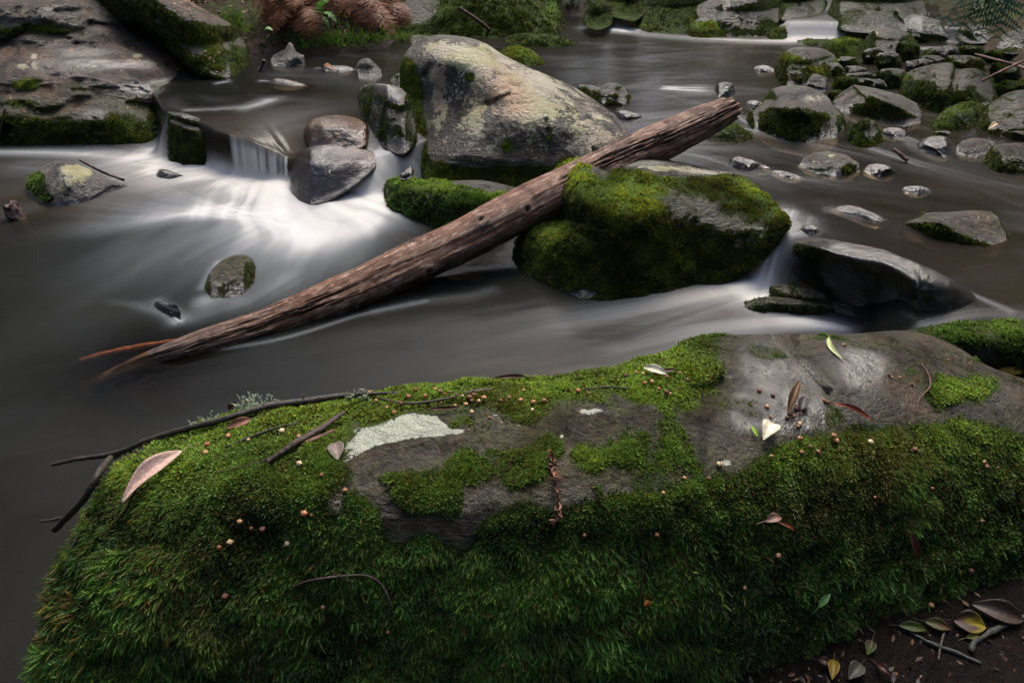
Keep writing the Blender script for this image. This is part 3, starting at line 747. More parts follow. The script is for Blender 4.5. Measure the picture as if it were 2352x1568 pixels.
    if normals_of(me)[:, 2].mean() < 0: me.flip_normals()
    link('water', me, kind='structure')
build_water()

# ------------------------------------------------------------------ ground: stream bed, far bank and side banks in one sheet
BANK = np.array([onz(u, v, .25)[:2] for u, v in ((-900, 120), (100, 110), (560, 118), (700, 110), (860, 96), (900, 58), (1000, 40), (1150, 30), (1290, 25), (1360, 18), (1480, 8))])
def ground_z(X, Y):
    bed = -.22+.07*fbm(np.stack([X*1.3, Y*1.3, X*0], -1), 4, 71)+(UP)*ss(-.1, .3, sdist(LW, X, Y))+(TOP-UP)*ss(0, .4, sdist(LW2, X, Y))
    r = np.hypot(X, Y)
    # far left bank
    sb = sdist(np.vstack([BANK, [[3.2, 14], [4, 30]]]), X, Y)
    nb = fbm(np.stack([X*1.7, Y*1.7, X*0], -1), 5, 73)
    z = np.where(sb > -.5, np.maximum(bed, .22+ss(-.25, .05, sb)*.1-.25*ss(0, -.5, sb)+np.clip(sb, 0, 2.2)*.62+np.clip(sb-2.2, 0, 40)*.18+nb*.10*ss(0, .6, sb)), bed)
    # right bank
    rb = X-(3.9+.12*(Y-4))+.3*fbm(np.stack([X, Y, X*0], -1), 3, 75)
    z = np.maximum(z, np.where(rb > -.8, -.25+ss(-.8, .1, rb)*.62+np.clip(rb, 0, 40)*.4, -9))
    # left bank beyond the slab
    lb = -4.6-X
    z = np.maximum(z, np.where(lb > 0, -.1+np.clip(lb, 0, 40)*.3, -9))
    # near bank under and behind the viewer
    nk = .98+.12*np.clip(X-.3, -3, 3)+.03*fbm(np.stack([X*5, Y*5, X*0], -1), 3, 77)-Y
    z = np.maximum(z, np.where((nk > -.25), -.24+.27*ss(-.25, .0, nk)*ss(.1, .5, X)+np.clip(nk-.6, 0, 40)*.25, -9))
    z = np.maximum(z, -.3+.66*ss(1.5, 1.95, X)*ss(1.75, 1.4, Y))
    return z+.012*fbm(np.stack([X*9, Y*9, X*0], -1), 3, 79)
def build_ground():
    a = np.r_[-70, -45, -30, -20, -14, -10, -8, np.arange(-6.5, 6.5, .045), 8, 10, 14, 20, 30, 45, 70]
    b = np.r_[-30, -20, -12, -8, -5, -3, -2, -1, np.arange(-.5, 1.6, .022), np.arange(1.6, 5.2, .06), np.arange(5.2, 9.5, .035), np.arange(9.5, 13, .15), 14, 16, 19, 24, 30, 40, 60, 80]
    X, Y = np.meshgrid(a, b); Z = ground_z(X, Y)
    ny, nx = X.shape; idx = np.arange(ny*nx).reshape(ny, nx)
    q = np.stack([idx[:-1, :-1], idx[:-1, 1:], idx[1:, 1:], idx[1:, :-1]], -1).reshape(-1, 4)
    moss = ss(.2, .5, Z)*.9; wet = np.clip(ss(.35, .1, Z)+ss(1.4, 1.0, Y)*.5, 0, 1)
    me = mk_mesh('ground', np.stack([X, Y, Z], -1).reshape(-1, 3), quads=q, mats=[M_GROUND], attrs=dict(moss=moss.ravel(), wet=wet.ravel()))
    link('ground', me, kind='structure'); return me
GROUND = build_ground()
# ------------------------------------------------------------------ the boulders, each from its own outline
T = dict(kind='tiny', L=.016, droop=.4)
# near mossy boulder across the foreground
bare1 = [(785, 985), (800, 958), (880, 950), (950, 938), (1005, 948), (1045, 978), (1130, 946), (1200, 962), (1330, 930), (1480, 922), (1590, 935), (1640, 900), (1672, 862), (1655, 800), (1650, 730), (2000, 700), (2450, 700), (2450, 1030), (2352, 1000),
         (2290, 975), (2200, 955), (2120, 975), (2000, 975), (1900, 985), (1800, 1020), (1740, 1045), (1690, 1080), (1560, 1105), (1440, 1128), (1290, 1165), (1200, 1145), (1120, 1190), (1060, 1265), (980, 1230), (890, 1250), (860, 1165), (805, 1125), (765, 1195), (745, 1150), (790, 1100), (775, 1050)]
ISL = [(975, 1125, 66, 52, 1.6), (1262, 1025, 34, 36, 1.3), (1050, 1072, 26, 26, 1.2), (880, 1098, 55, 12, .9), (1345, 1050, 45, 40, .75), (1450, 1010, 60, 34, .72), (1540, 985, 32, 45, .8), (1240, 1060, 34, 50, .7),
       (2230, 890, 75, 34, 1.25), (2160, 905, 40, 22, 1.0), (1075, 1040, 26, 14, .5), (1420, 1050, 40, 22, .6), (2010, 790, 60, 12, .55), (1900, 775, 70, 8, .5), (1180, 1085, 30, 40, .6), (1040, 1150, 28, 60, .5), (2090, 850, 20, 18, .5)]
def near_moss(U, V, P, nrm, mm, n1, n2):
    d = polydist(bare1, U+28*n1, V+26*n2+14*n1)
    m = ss(34, -40, d+34*n2+20*n1)
    isl = blobsum(ISL, U, V)
    thin = ss(.05, .42, n2+.7*n1-.1)*.52
    return np.clip(np.maximum(m, thin)+np.where(d > -30, isl*.95+.9*n2*np.clip(isl*2.2, 0, 1)+.5*n1*np.clip(isl*2, 0, 1), 0), 0, 1)
wl1 = [(790, 1068), (755, 1058), (760, 1035), (800, 1010), (800, 965), (880, 958), (950, 944), (1000, 955), (1035, 985), (1075, 985), (1050, 996), (965, 1004), (880, 1016), (835, 1035)]
wl2 = [(1130, 952), (1165, 948), (1190, 962), (1215, 968), (1205, 980), (1175, 970), (1150, 965)]
def near_lich(U, V, P, n1, n2):
    r = np.zeros(U.shape)
    for p in (wl1, wl2, [(560, 1140), (575, 1122), (592, 1130), (588, 1152)], [(1335, 942), (1380, 936), (1390, 944), (1345, 952)]):
        r = np.maximum(r, 1.0*ss(-12, 9, polydist(p, U+6*n2, V+6*n1)))
    return r+blobsum([(1160, 1080, 22, 20, .62), (1185, 1130, 40, 50, .35), (1665, 1062, 22, 14, .7), (1290, 1000, 9, 7, .9), (1000, 1160, 60, 60, .25)], U, V)
def near_disp(U, V, P, R):
    n = fbm(P*7+1, 4, 12)
    tuft = ss(1180, 1300, V)*(.022*(vnoise(P*9, 3)-.5)+.012*(vnoise(P*22, 4)-.5))*ss(1.0, .7, R)
    return .007*n+tuft
NEAR = rock('huge long boulder across the foreground, thick green moss with a bare brown strip on top',
    [(75, 1680), (92, 1600), (108, 1500), (130, 1380), (150, 1300), (188, 1230), (228, 1150), (266, 1085), (315, 1040), (400, 1000), (470, 968), (560, 940), (660, 935), (780, 915), (900, 893), (1020, 884), (1100, 872), (1200, 872), (1330, 858), (1410, 848),
     (1440, 832), (1520, 810), (1570, 785), (1640, 769), (1800, 766), (1960, 766), (2060, 759), (2130, 768), (2200, 795), (2270, 838), (2352, 868), (2500, 905), (2680, 1000), (2760, 1150), (2700, 1300), (2500, 1400), (2300, 1480), (2100, 1560), (1800, 1680), (1400, 1800), (1000, 1850), (500, 1850), (100, 1780)],
    name='mossy_boulder', w=0.0, base=[(-10, 1650), (200, 1700), (700, 1730), (1200, 1700), (1600, 1600), (1800, 1545), (2050, 1450), (2352, 1345), (2600, 1250), (2800, 1150)],
    ktop=.50, kin=.37, m=3, rnd=.06, thick=.22, rough=.020, seed=3, res=1.15, tint=(1.25, 1.08, .92),
    bumps=((1900, 900, 300, 80, .015), (1640, 900, 90, 40, .025), (1250, 1150, 500, 90, -.03), (2000, 1120, 300, 90, -.03), (500, 1150, 250, 110, -.035), (800, 1450, 120, 80, -.03), (1250, 1450, 150, 90, -.035), (350, 1420, 150, 120, -.03), (1050, 1330, 70, 120, .02), (1500, 1380, 70, 110, .02), (2100, 920, 260, 50, -.02)),
    paths=((1790, 775, 1900, 905, 14, .022), (1650, 880, 1560, 945, 18, .018), (1960, 790, 2080, 850, 22, .012), (1900, 905, 1960, 990, 16, .012)),
    mossfn=near_moss, lfn=near_lich, disp=near_disp,
    wblobs=((1790, 880, 110, 60, .9), (1830, 960, 120, 50, 1.1), (1970, 830, 90, 60, .95), (1740, 810, 70, 60, .8), (1560, 1010, 60, 60, .55), (1090, 1050, 70, 40, .9), (1990, 900, 60, 60, .5), (800, 1160, 40, 40, .9), (2280, 900, 80, 50, .5), (1700, 950, 60, 60, .8)),
    bright=((700, 960, 420, 60, .8), (1250, 905, 350, 45, 1.0), (1560, 850, 130, 50, 1.2), (330, 1060, 150, 60, .6), (2230, 890, 80, 40, .8), (1340, 1040, 60, 40, .5), (2200, 1000, 130, 50, .45), (1900, 1040, 150, 60, .45), (1480, 915, 120, 30, 1.2)))
def near_col(U, V, P, base, rng):
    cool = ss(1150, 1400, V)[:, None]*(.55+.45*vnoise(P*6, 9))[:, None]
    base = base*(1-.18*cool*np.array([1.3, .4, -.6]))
    dead = (.75*ss(.12, .5, fbm(P*3.6+2, 4, 33, .6)))[:, None]; base = base*(1-dead)+dead*np.array([.055, .055, .014])*rng.uniform(.5, 1.5, len(U))[:, None]
    yel = (rng.random(len(U)) < .12)[:, None]; br_ = (rng.random(len(U)) < .10+.25*ss(.1, .5, fbm(P*6+9, 3, 17)))[:, None]
    base = np.where(br_, np.array([.085, .065, .02])*rng.uniform(.4, 1.2, len(U))[:, None], base)
    return np.where(yel, base*np.array([1.7, 1.35, .9]), base)
def near_size(U, V, P):
    s = .62+.5*ss(1180, 1330, V)*vnoise(P*5+3, 5)*1.6+.35*ss(350, 150, U)
    return s*np.where(V < 1000, .75, 1)
wt_f = lambda U, V: np.clip(ss(500, 250, U)+ss(1190, 1330, V)*ss(.25, .6, vnoise(np.stack([U/170, V/120, U*0], -1), 8))*ss(1750, 1500, U)+ss(120, 60, np.hypot(U-2120, V-1130)), 0, 1)*1.0+.03
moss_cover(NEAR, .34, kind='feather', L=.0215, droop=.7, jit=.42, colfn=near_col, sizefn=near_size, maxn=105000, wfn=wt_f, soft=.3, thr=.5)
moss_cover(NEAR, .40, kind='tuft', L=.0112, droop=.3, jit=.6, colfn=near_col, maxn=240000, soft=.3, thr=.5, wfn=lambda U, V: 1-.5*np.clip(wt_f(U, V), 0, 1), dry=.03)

def mid_col(U, V, P, base, rng):
    q = ss(.1, .9, vnoise(P*13, 3))[:, None]
    return base*(.45+.95*q)*np.array([1.05, .98, .9])
# mossy boulder in the middle of the stream
MID = rock('rounded boulder in midstream with shaggy green moss, resting under the fallen log',
    [(1268, 480), (1260, 440), (1262, 405), (1285, 380), (1318, 366), (1345, 362), (1372, 372), (1405, 374), (1440, 366), (1490, 361), (1560, 371), (1640, 387), (1700, 402), (1750, 438), (1788, 475), (1812, 505), (1803, 538), (1764, 584), (1706, 626), (1640, 672), (1560, 704), (1480, 728), (1400, 735), (1320, 730), (1265, 690), (1203, 635), (1184, 588), (1188, 548), (1215, 512), (1250, 502), (1270, 500)],
    name='mossy_boulder', w=0, base=[(1170, 610, 0), (1205, 632, 0), (1285, 668, 0), (1335, 684, 0), (1400, 684, 0), (1480, 673, 0), (1600, 651, 0), (1710, 622, .06), (1770, 588, .14), (1800, 545, .22), (1815, 512, .26)],
    ktop=.55, kin=.22, m=3.2, rnd=.08, thick=.35, rough=.026, tint=(.5, .42, .32), ext=0,
    bumps=((1240, 580, 50, 60, -.08), (1275, 500, 26, 34, .10), (1330, 430, 60, 60, -.06), (1395, 420, 26, 60, .03), (1500, 500, 140, 80, -.05)),
    paths=((1480, 392, 1700, 425, 22, -.06), (1275, 505, 1360, 545, 14, .03)),
    moss=(.6, .1, .25), mblobs=((1600, 455, 80, 45, -.38), (1690, 545, 80, 60, -.75), (1600, 390, 130, 14, -1.6), (1480, 375, 110, 12, -1.5), (1390, 385, 25, 20, -1.2), (1560, 520, 45, 40, -.9), (1680, 600, 120, 50, -.6), (1330, 675, 90, 10, -1.5)),
    bright=((1325, 400, 60, 45, 1.1), (1500, 420, 60, 40, .9), (1450, 450, 70, 40, .9), (1750, 420, 60, 30, 1.), (1240, 550, 50, 40, .7), (1540, 560, 60, 60, .25), (1790, 470, 25, 30, .4)),  # first blob paints the lit upper-left hump into the moss colour
    lblobs=((1560, 388, 70, 9, .8), (1500, 384, 50, 8, .5), (1640, 398, 50, 8, .6)), wblobs=((1480, 372, 130, 14, .9), (1620, 395, 100, 10, .8), (1350, 672, 80, 14, 1), (1710, 560, 70, 60, .5)),
    mcol=((.010, .016, .004), (.050, .078, .012), (.34, .46, .05)), sprig=dict(kind='tuft', L=.0125, droop=.7, jit=.6, maxn=90000, dry=.22, colfn=mid_col), dens=.45)
# large lichen-spotted boulder
BIG = rock('largest upright boulder in the pool, bare grey brown stone spotted with yellow lichen',
    [(918, 185), (922, 140), (942, 108), (965, 90), (1005, 80), (1060, 84), (1110, 97), (1160, 128), (1225, 158), (1290, 186), (1345, 216), (1400, 255), (1438, 295), (1442, 325), (1428, 370), (1375, 410), (1290, 436), (1200, 446), (1060, 442), (985, 430), (962, 370), (942, 300), (922, 240)],
    w=.05, base=[(910, 395, .1), (978, 407, .06), (1060, 418, .05), (1200, 426, .05), (1290, 412, .08), (1370, 394, .12), (1420, 362, .17), (1445, 330, .2)], ktop=.52, kin=.20, m=3, rnd=.09, thick=.5, rough=.018, tint=(1.25, 1.12, 1.0), ext=0,
    bumps=((1050, 200, 70, 50, .045), (1250, 280, 160, 80, -.05), (1200, 415, 240, 22, .05), (1050, 130, 80, 30, -.02)),
    paths=((1072, 250, 1120, 238, 4, .012), (1120, 238, 1170, 216, 4, .012), (985, 352, 1400, 385, 20, -.04), (1000, 200, 1060, 262, 9, .012), (1255, 275, 1258, 300, 5, .02), (1258, 300, 1252, 325, 5, .02), (990, 150, 975, 175, 6, .02)),
    moss=(-1.6, 0, 0), mblobs=((936, 230, 34, 110, 3.2), (958, 340, 28, 90, 3.0), (1150, 412, 230, 30, 3.4), (1000, 400, 60, 34, 3.2), (1310, 372, 34, 16, 2.0), (1165, 335, 18, 20, 1.9), (1262, 305, 10, 24, 1.8), (1080, 178, 18, 14, 1.8), (1045, 330, 16, 20, 1.6), (1330, 395, 60, 18, 2.2), (1085, 262, 50, 8, 1.6), (1430, 320, 12, 22, 1.6), (1010, 262, 9, 14, 1.4)),
    bright=((940, 230, 50, 130, .8), (1165, 335, 30, 30, 1.0), (1310, 370, 40, 20, .7), (1262, 300, 20, 30, .9), (1080, 178, 20, 20, .9)),
    lblobs=((1200, 240, 340, 230, .46), (1050, 128, 34, 22, 1.1), (1005, 110, 50, 18, .45), (1000, 165, 22, 60, .35), (1095, 150, 40, 40, .35), (1165, 190, 60, 50, .28), (1190, 210, 45, 45, .26), (1250, 220, 40, 60, .3), (1262, 150, 30, 16, .4), (1310, 250, 70, 60, .12), (1385, 325, 62, 42, .35), (1200, 262, 30, 20, .6), (1095, 262, 20, 40, .36), (1240, 205, 26, 40, .7), (1330, 320, 50, 40, .1), (1095, 285, 10, 24, .6), (1140, 120, 60, 30, .35), (1010, 240, 16, 60, .35)),
    warm=((1150, 205, 60, 55, .9), (1010, 200, 25, 60, .7), (1380, 330, 60, 40, .35), (1180, 240, 50, 40, .6)),
    wblobs=((1320, 220, 90, 40, .25),), sprig=dict(kind='tiny', L=.015, droop=.5), dens=.28)
# the wide slab on the left and its rear lobe
SLAB_W = [(150, 150, 120, 30, .7), (60, 60, 120, 20, .6), (350, 150, 70, 20, .7), (430, 190, 40, 40, .7), (230, 262, 60, 18, .9), (330, 200, 100, 20, .8), (260, 145, 90, 12, .7), (210, 118, 80, 12, .7), (130, 22, 60, 8, .8), (120, 95, 80, 22, .5), (400, 190, 50, 16, .6), (330, 205, 40, 10, .8), (430, 120, 20, 30, .3)]
SLABB = rock('rear rounded part of the left bank rock, mossy on its stream side below the ferns',
    [(180, -60), (330, -50), (400, -18), (470, 22), (530, 55), (560, 88), (572, 122), (566, 158), (535, 182), (490, 182), (440, 160), (380, 110), (280, 60), (180, 20)],
    w=UP, ktop=.45, kin=.24, rnd=.10, thick=.5, rough=.03, tint=(1.15, .95, .8), base=[(150, 150), (440, 200), (500, 190), (530, 184), (566, 165), (575, 150)],
    moss=(-.5, -.4, .5), mblobs=((430, 70, 60, 22, 1.0), (500, 120, 60, 50, 1.3), (400, 50, 60, 12, -.8), (470, 55, 50, 18, -.9), (540, 95, 30, 20, -.9)), bright=((470, 85, 30, 20, .8), (490, 105, 30, 14, .7)),
    sprig=T, dens=.26)
def slab_disp(U, V, P, R):
    L1 = ss(.0, .25, fbm(np.stack([P[..., 0]*1.1, P[..., 1]*2.6, P[..., 2]*5], -1), 5, 90, .6))*.02
    g = 1-np.abs(fbm(np.stack([P[..., 0]*1.7+3, P[..., 1]*2.2, P[..., 2]*3], -1), 3, 93))*2
    return L1-.025*ss(.62, .95, g)+.05*fbm(P*np.array([1.6, 1.6, 4]), 6, 95, .6)
SLAB = rock('wide flat-topped rock at the left bank, stepped brown stone above dark mossy faces',
    [(-520, 320), (-560, 150), (-420, 20), (-250, -40), (-60, -60), (150, -50), (260, -5), (330, 30), (360, 62), (400, 92), (440, 122), (478, 152), (503, 192), (498, 222), (462, 240), (420, 248), (392, 258), (372, 300), (340, 332), (200, 339), (60, 341), (-100, 341), (-300, 345)],
    w=0, base=[(-600, 350), (-100, 341), (200, 339), (340, 333), (372, 318), (420, 296), (462, 286), (500, 262), (520, 240)],
    ktop=.56, kin=.22, m=4, rnd=.04, thick=.5, rough=.020, tint=(1.15, .90, .70), res=1.2, disp=slab_disp, ext=20, seed=43,
    bumps=((120, 60, 260, 40, .04), (150, 120, 260, 30, .02), (250, 290, 260, 50, -.10), (40, 290, 120, 60, -.06)),
    paths=((130, 176, 290, 142, 9, 0.013), (290, 142, 400, 158, 9, 0.013), (0, 110, 60, 68, 8, 0.013), (60, 68, 160, 90, 8, 0.013), (210, 55, 330, 66, 9, 0.016), (330, 66, 380, 88, 8, 0.013), (0, 215, 130, 205, 10, 0.018), (130, 205, 250, 190, 8, -0.013), (200, 60, 180, 100, 14, 0.018),
           (100, 235, 180, 215, 14, -0.013), (180, 215, 350, 235, 14, -0.023), (230, 22, 130, 26, 7, 0.009), (340, 200, 400, 225, 10, 0.009), (270, 90, 300, 125, 7, 0.011), (380, 250, 440, 200, 14, -0.018)),
    moss=(-1.0, -.1, -.1), mblobs=((180, 300, 500, 62, 1.5), (440, 215, 60, 60, .9), (60, 70, 90, 12, 1.6), (130, 72, 50, 8, 1.1), (60, 190, 40, 22, 1.6), (20, 235, 90, 10, 1.2), (190, 205, 60, 14, 1.0), (250, 235, 70, 14, .4), (400, 120, 60, 16, .0), (330, 75, 60, 8, 1.2), (370, 85, 40, 14, 1.2), (430, 210, 40, 40, .9), (460, 150, 14, 18, 1.1), (380, 205, 20, 12, 1.), (300, 160, 160, 25, -1.), (180, 270, 60, 30, -.7), (300, 60, 30, 6, .8), (460, 190, 50, 50, .2), (0, 310, 80, 24, .5), (300, 310, 100, 24, .3)),
    bright=((60, 190, 50, 30, 1.), (100, 62, 80, 10, 1.), (460, 150, 20, 25, .9), (370, 70, 40, 12, .8)), wblobs=SLAB_W,
    lblobs=((50, 152, 14, 8, 1.), (78, 130, 12, 8, .9), (80, 150, 14, 12, .8), (440, 212, 8, 6, .9), (318, 128, 16, 6, .8), (420, 165, 40, 16, .3), (245, 205, 10, 6, .7)), sprig=T, dens=.24)
BLOCK = rock('squarish dark mossy block beside the small waterfall curtain',
    [(374, 268), (380, 258), (405, 257), (440, 264), (470, 278), (488, 290), (497, 310), (503, 345), (503, 372), (480, 380), (420, 379), (388, 366), (378, 330), (375, 300)],
    name='mossy_rock', w=0, ktop=.30, kin=.12, m=4, rnd=.06, thick=.4, rough=.035, tint=(.6, .6, .62), ext=14, moss=(.25, -.4, .15), mblobs=((440, 262, 60, 8, -1),), wblobs=((440, 268, 60, 9, .9), (480, 350, 20, 40, .8), (450, 330, 30, 30, .3)), paths=((378, 268, 492, 300, 7, .06),),
    sprig=dict(kind='tiny', L=.013, droop=.5), dens=.22, mcol=((.008, .014, .004), (.03, .045, .008), (.07, .09, .015)))
MB = rock('low mossy block wedged between the tall lichen boulder and the log',
    [(878, 440), (884, 422), (902, 411), (960, 411), (1020, 415), (1100, 413), (1160, 424), (1210, 440), (1220, 470), (1180, 520), (1130, 548), (1060, 548), (1000, 524), (950, 506), (905, 482), (884, 462)],
    name='mossy_rock', w=0, ktop=.5, kin=.18, m=3.5, rnd=.06, thick=.35, rough=.02, tint=(.8, .8, .75), moss=(1.0, -.1, .3), mblobs=((1110, 420, 70, 9, -2.4), (884, 440, 12, 24, -1.2), (1150, 432, 40, 9, -1.8), (985, 450, 5, 30, -.5)),
    bright=((920, 418, 40, 10, .9), (1010, 425, 60, 16, .9), (1140, 445, 30, 12, 1.)), paths=((985, 418, 990, 500, 7, .06),), lblobs=((1110, 420, 60, 6, .4),), sprig=dict(kind='tuft', L=.016, droop=.8, jit=.45), dens=.34)
rock('smooth wet purplish rock with water sheeting over it between the two small cascades',
    [(667, 405), (672, 372), (684, 352), (706, 338), (748, 331), (800, 334), (846, 344), (868, 358), (866, 385), (826, 420), (790, 444), (750, 466), (708, 474), (680, 458), (668, 434)],
    name='wet_rock', w=.04, base=[(660, 408, .05), (684, 444, .03), (712, 455, .03), (748, 448, .04), (780, 432, .06), (812, 410, .09), (850, 385, .12), (872, 365, .14)], ext=0,
    ktop=.5, kin=.2, rnd=.12, thick=.3, rough=.012, tint=(1.0, .68, .62), wblobs=((750, 390, 170, 100, 1.5),), moss=(-3, 0, 0))
rock('orange brown wet rock with thin water threads, upstream of the small curtain',
    [(697, 305), (706, 285), (728, 270), (770, 264), (815, 270), (842, 286), (850, 312), (842, 330), (800, 336), (740, 336), (708, 330)],
    name='wet_rock', w=.19, z_keep=True, ktop=.5, kin=.2, rnd=.12, rough=.025, tint=(2.6, 1.25, .5), wblobs=((770, 310, 100, 50, 1.),), moss=(-2, 0, 0))
rock('egg-shaped wet boulder leaning on the left side of the lichen boulder',
    [(821, 232), (826, 206), (845, 193), (880, 192), (915, 200), (940, 222), (955, 270), (956, 322), (930, 330), (890, 320), (858, 300), (834, 270)],
    w=.21, ktop=.42, kin=.18, rnd=.14, rough=.012, tint=(1., .86, .7), wblobs=((870, 215, 60, 30, 1.), (900, 260, 70, 60, .6)), moss=(-1.2, 0, .7), sprig=T, dens=.1)
rock('small pale grey dome stone in the upper pool, left of the lichen boulder',
    [(817, 172), (819, 150), (830, 136), (846, 134), (862, 146), (878, 164), (878, 178), (850, 182), (822, 180)], name='stone', w=UP, ktop=.4, rnd=.12, rough=.015, tint=(1.5, 1.45, 1.4), moss=(-1.3, 0, .6))
rock('angular grey stone with dark cut side at the foot of the fern bank',
    [(615, 142), (628, 126), (655, 112), (664, 96), (672, 100), (680, 118), (700, 128), (703, 145), (690, 152), (655, 152), (622, 153)],
    name='stone', w=UP, ktop=.45, kin=.15, rnd=.05, rough=.03, facets=2, smooth=1, tint=(1.5, 1.35, 1.25), moss=(-2, 0, 0), paths=((655, 152, 690, 122, 7, -.06),), wblobs=((690, 142, 16, 14, .8),))
rock('flat wet ledge stone with white trickle between angular stone and dome stone', [(738, 158), (745, 150), (790, 150), (812, 155), (812, 163), (780, 166), (745, 164)], name='stone', w=UP, rough=.05, facets=2, tint=(.8, .7, .7), wblobs=((775, 155, 60, 12, 1),), moss=(-2, 0, 0))
rock('low brown stone just breaking the surface of the upper left pool', [(613, 188), (622, 180), (650, 180), (690, 190), (708, 198), (670, 199), (630, 194)], name='stone', w=UP-.005, rough=.04, tint=(1.1, .9, .7), wblobs=((650, 188, 60, 12, 1),), moss=(-2, 0, 0))
rock('dark small stone peeking out left of the tall lichen boulder', [(895, 190), (902, 176), (915, 168), (935, 172), (940, 195), (915, 200)], name='stone', w=UP, tint=(.6, .6, .55), moss=(0, 0, .3))
LICH = rock('pointed stone with white lichen and a mossy left end, a stick lying on it',
    [(60, 432), (66, 408), (84, 390), (108, 378), (128, 369), (165, 371), (205, 388), (250, 410), (302, 426), (262, 444), (215, 458), (170, 470), (118, 476), (80, 462), (62, 448)],
    w=0, ktop=.5, kin=.22, rnd=.05, rough=.02, tint=(1.9, 2.0, 2.25), smooth=1, facets=2, paths=((130, 372, 160, 420, 10, -.05), (160, 420, 290, 428, 8, -.04)), moss=(-1.8, 0, 0),
    mblobs=((85, 415, 32, 34, 3.0), (108, 455, 26, 20, 2.2), (190, 435, 16, 8, 1.6)), lblobs=((165, 400, 48, 26, .9), (145, 430, 14, 9, 1.1), (190, 385, 40, 14, .5)), bright=((85, 410, 30, 24, .4),), wblobs=((180, 470, 120, 12, .5),),
    sprig=dict(kind='tuft', L=.016, droop=.3), dens=.30)
rock('golden brown rock half under the silky water in the middle of the lower pool',
    [(470, 668), (474, 640), (492, 612), (520, 592), (548, 584), (574, 590), (588, 612), (584, 650), (560, 676), (520, 684), (485, 684)], name='wet_rock', w=0, ktop=.6, kin=.36, rnd=.08, thick=.15, rough=.03, tint=(.95, .66, .25), wblobs=((530, 650, 50, 30, .5),), moss=(-.25, 0, 0), mcol=((.03, .024, .005), (.10, .085, .015), (.18, .15, .03)), sprig=dict(kind='tiny', L=.008, droop=.8), dens=.2)
rock('small dark rock with white water curling round it, near the lower end of the log',
    [(350, 700), (360, 690), (385, 694), (405, 698), (417, 712), (415, 738), (402, 742), (388, 722), (365, 712)], name='wet_rock', w=0, ktop=.5, rough=.06, facets=3, smooth=1, tint=(.5, .45, .45), wblobs=((390, 715, 60, 40, 1.),), moss=(-2, 0, 0))
rock('small reddish wet stone downstream of the square mossy block', [(357, 402), (364, 390), (380, 388), (400, 395), (424, 405), (395, 410), (366, 408)], name='stone', w=0, rough=.05, facets=2, tint=(.9, .6, .55), wblobs=((390, 400, 60, 20, 1.),), moss=(-2, 0, 0))
rock('tiny black pointed stone at the edge of the chute by the low mossy block', [(918, 402), (930, 388), (944, 379), (952, 390), (945, 400), (925, 404)], name='stone', w=.14, rough=.05, facets=3, smooth=1, tint=(.4, .4, .45), wblobs=((935, 392, 40, 20, 1.),), moss=(-2, 0, 0))
OBL = rock('long oblong wet boulder tilted down to the right beside the right chute',
    [(1790, 592), (1796, 568), (1812, 552), (1845, 543), (1900, 547), (1960, 558), (2030, 572), (2080, 592), (2130, 612), (2180, 636), (2225, 664), (2250, 690), (2252, 708), (2235, 720), (2200, 722), (2150, 730), (2110, 742), (2060, 748), (2000, 724), (1940, 700), (1880, 668), (1830, 636), (1800, 612)],
    w=.05, base=[(1780, 632, .03), (1830, 660, .02), (1940, 708, .02), (2000, 733, .03), (2060, 752, .08), (2110, 744, .17), (2180, 727, .2), (2255, 712, .2)], ktop=.5, kin=.22, rnd=.08, thick=.35, rough=.018, tint=(.95, .88, .80), ext=0,
    bumps=((1860, 560, 90, 40, -.25), (2010, 590, 120, 40, -.2), (2150, 650, 90, 40, -.1)), paths=((1850, 560, 2250, 690, 26, -.04), (2080, 600, 2120, 655, 10, .04)), moss=(-.75, -.9, .0), mblobs=((1850, 590, 50, 40, .9), (1900, 580, 40, 25, .5), (2000, 640, 60, 26, .3), (1980, 600, 120, 20, -1.)),
    wblobs=((1980, 575, 110, 24, 1.3), (2060, 610, 80, 30, 1.2), (2150, 650, 90, 40, 1.2), (2210, 690, 40, 26, 1.2), (2000, 660, 250, 70, .4)), sprig=dict(kind='tiny', L=.011, droop=.6), dens=.14, mcol=((.018, .022, .007), (.06, .065, .018), (.12, .13, .03)))
rock('dark furry low rock under the left end of the oblong boulder', [(1766, 668), (1772, 655), (1810, 653), (1860, 662), (1905, 680), (1925, 705), (1880, 712), (1800, 700), (1770, 690)], name='mossy_rock', w=0, ktop=.5, rough=.04, tint=(.5, .48, .46), moss=(.1, 0, 0), mcol=((.008, .010, .004), (.025, .03, .01), (.04, .05, .012)), sprig=T, dens=.12)
rock('flat black furry rock between the two white streams below the oblong boulder', [(1702, 712), (1712, 694), (1750, 682), (1810, 682), (1870, 690), (1918, 700), (1925, 722), (1880, 728), (1800, 722), (1740, 722)], name='mossy_rock', w=-.01, ktop=.5, kin=.2, rough=.04, tint=(.45, .42, .42), moss=(.1, 0, 0), mcol=((.008, .009, .005), (.02, .024, .01), (.03, .035, .012)), sprig=T, dens=.12)
rock('thin dark slab edge lying under the oblong boulder', [(1905, 690), (1930, 690), (2000, 715), (2060, 742), (2068, 756), (2040, 756), (1980, 735), (1915, 715)], name='slab', w=0, rough=.02, tint=(.5, .46, .42), facets=2, moss=(-1, 0, .2))
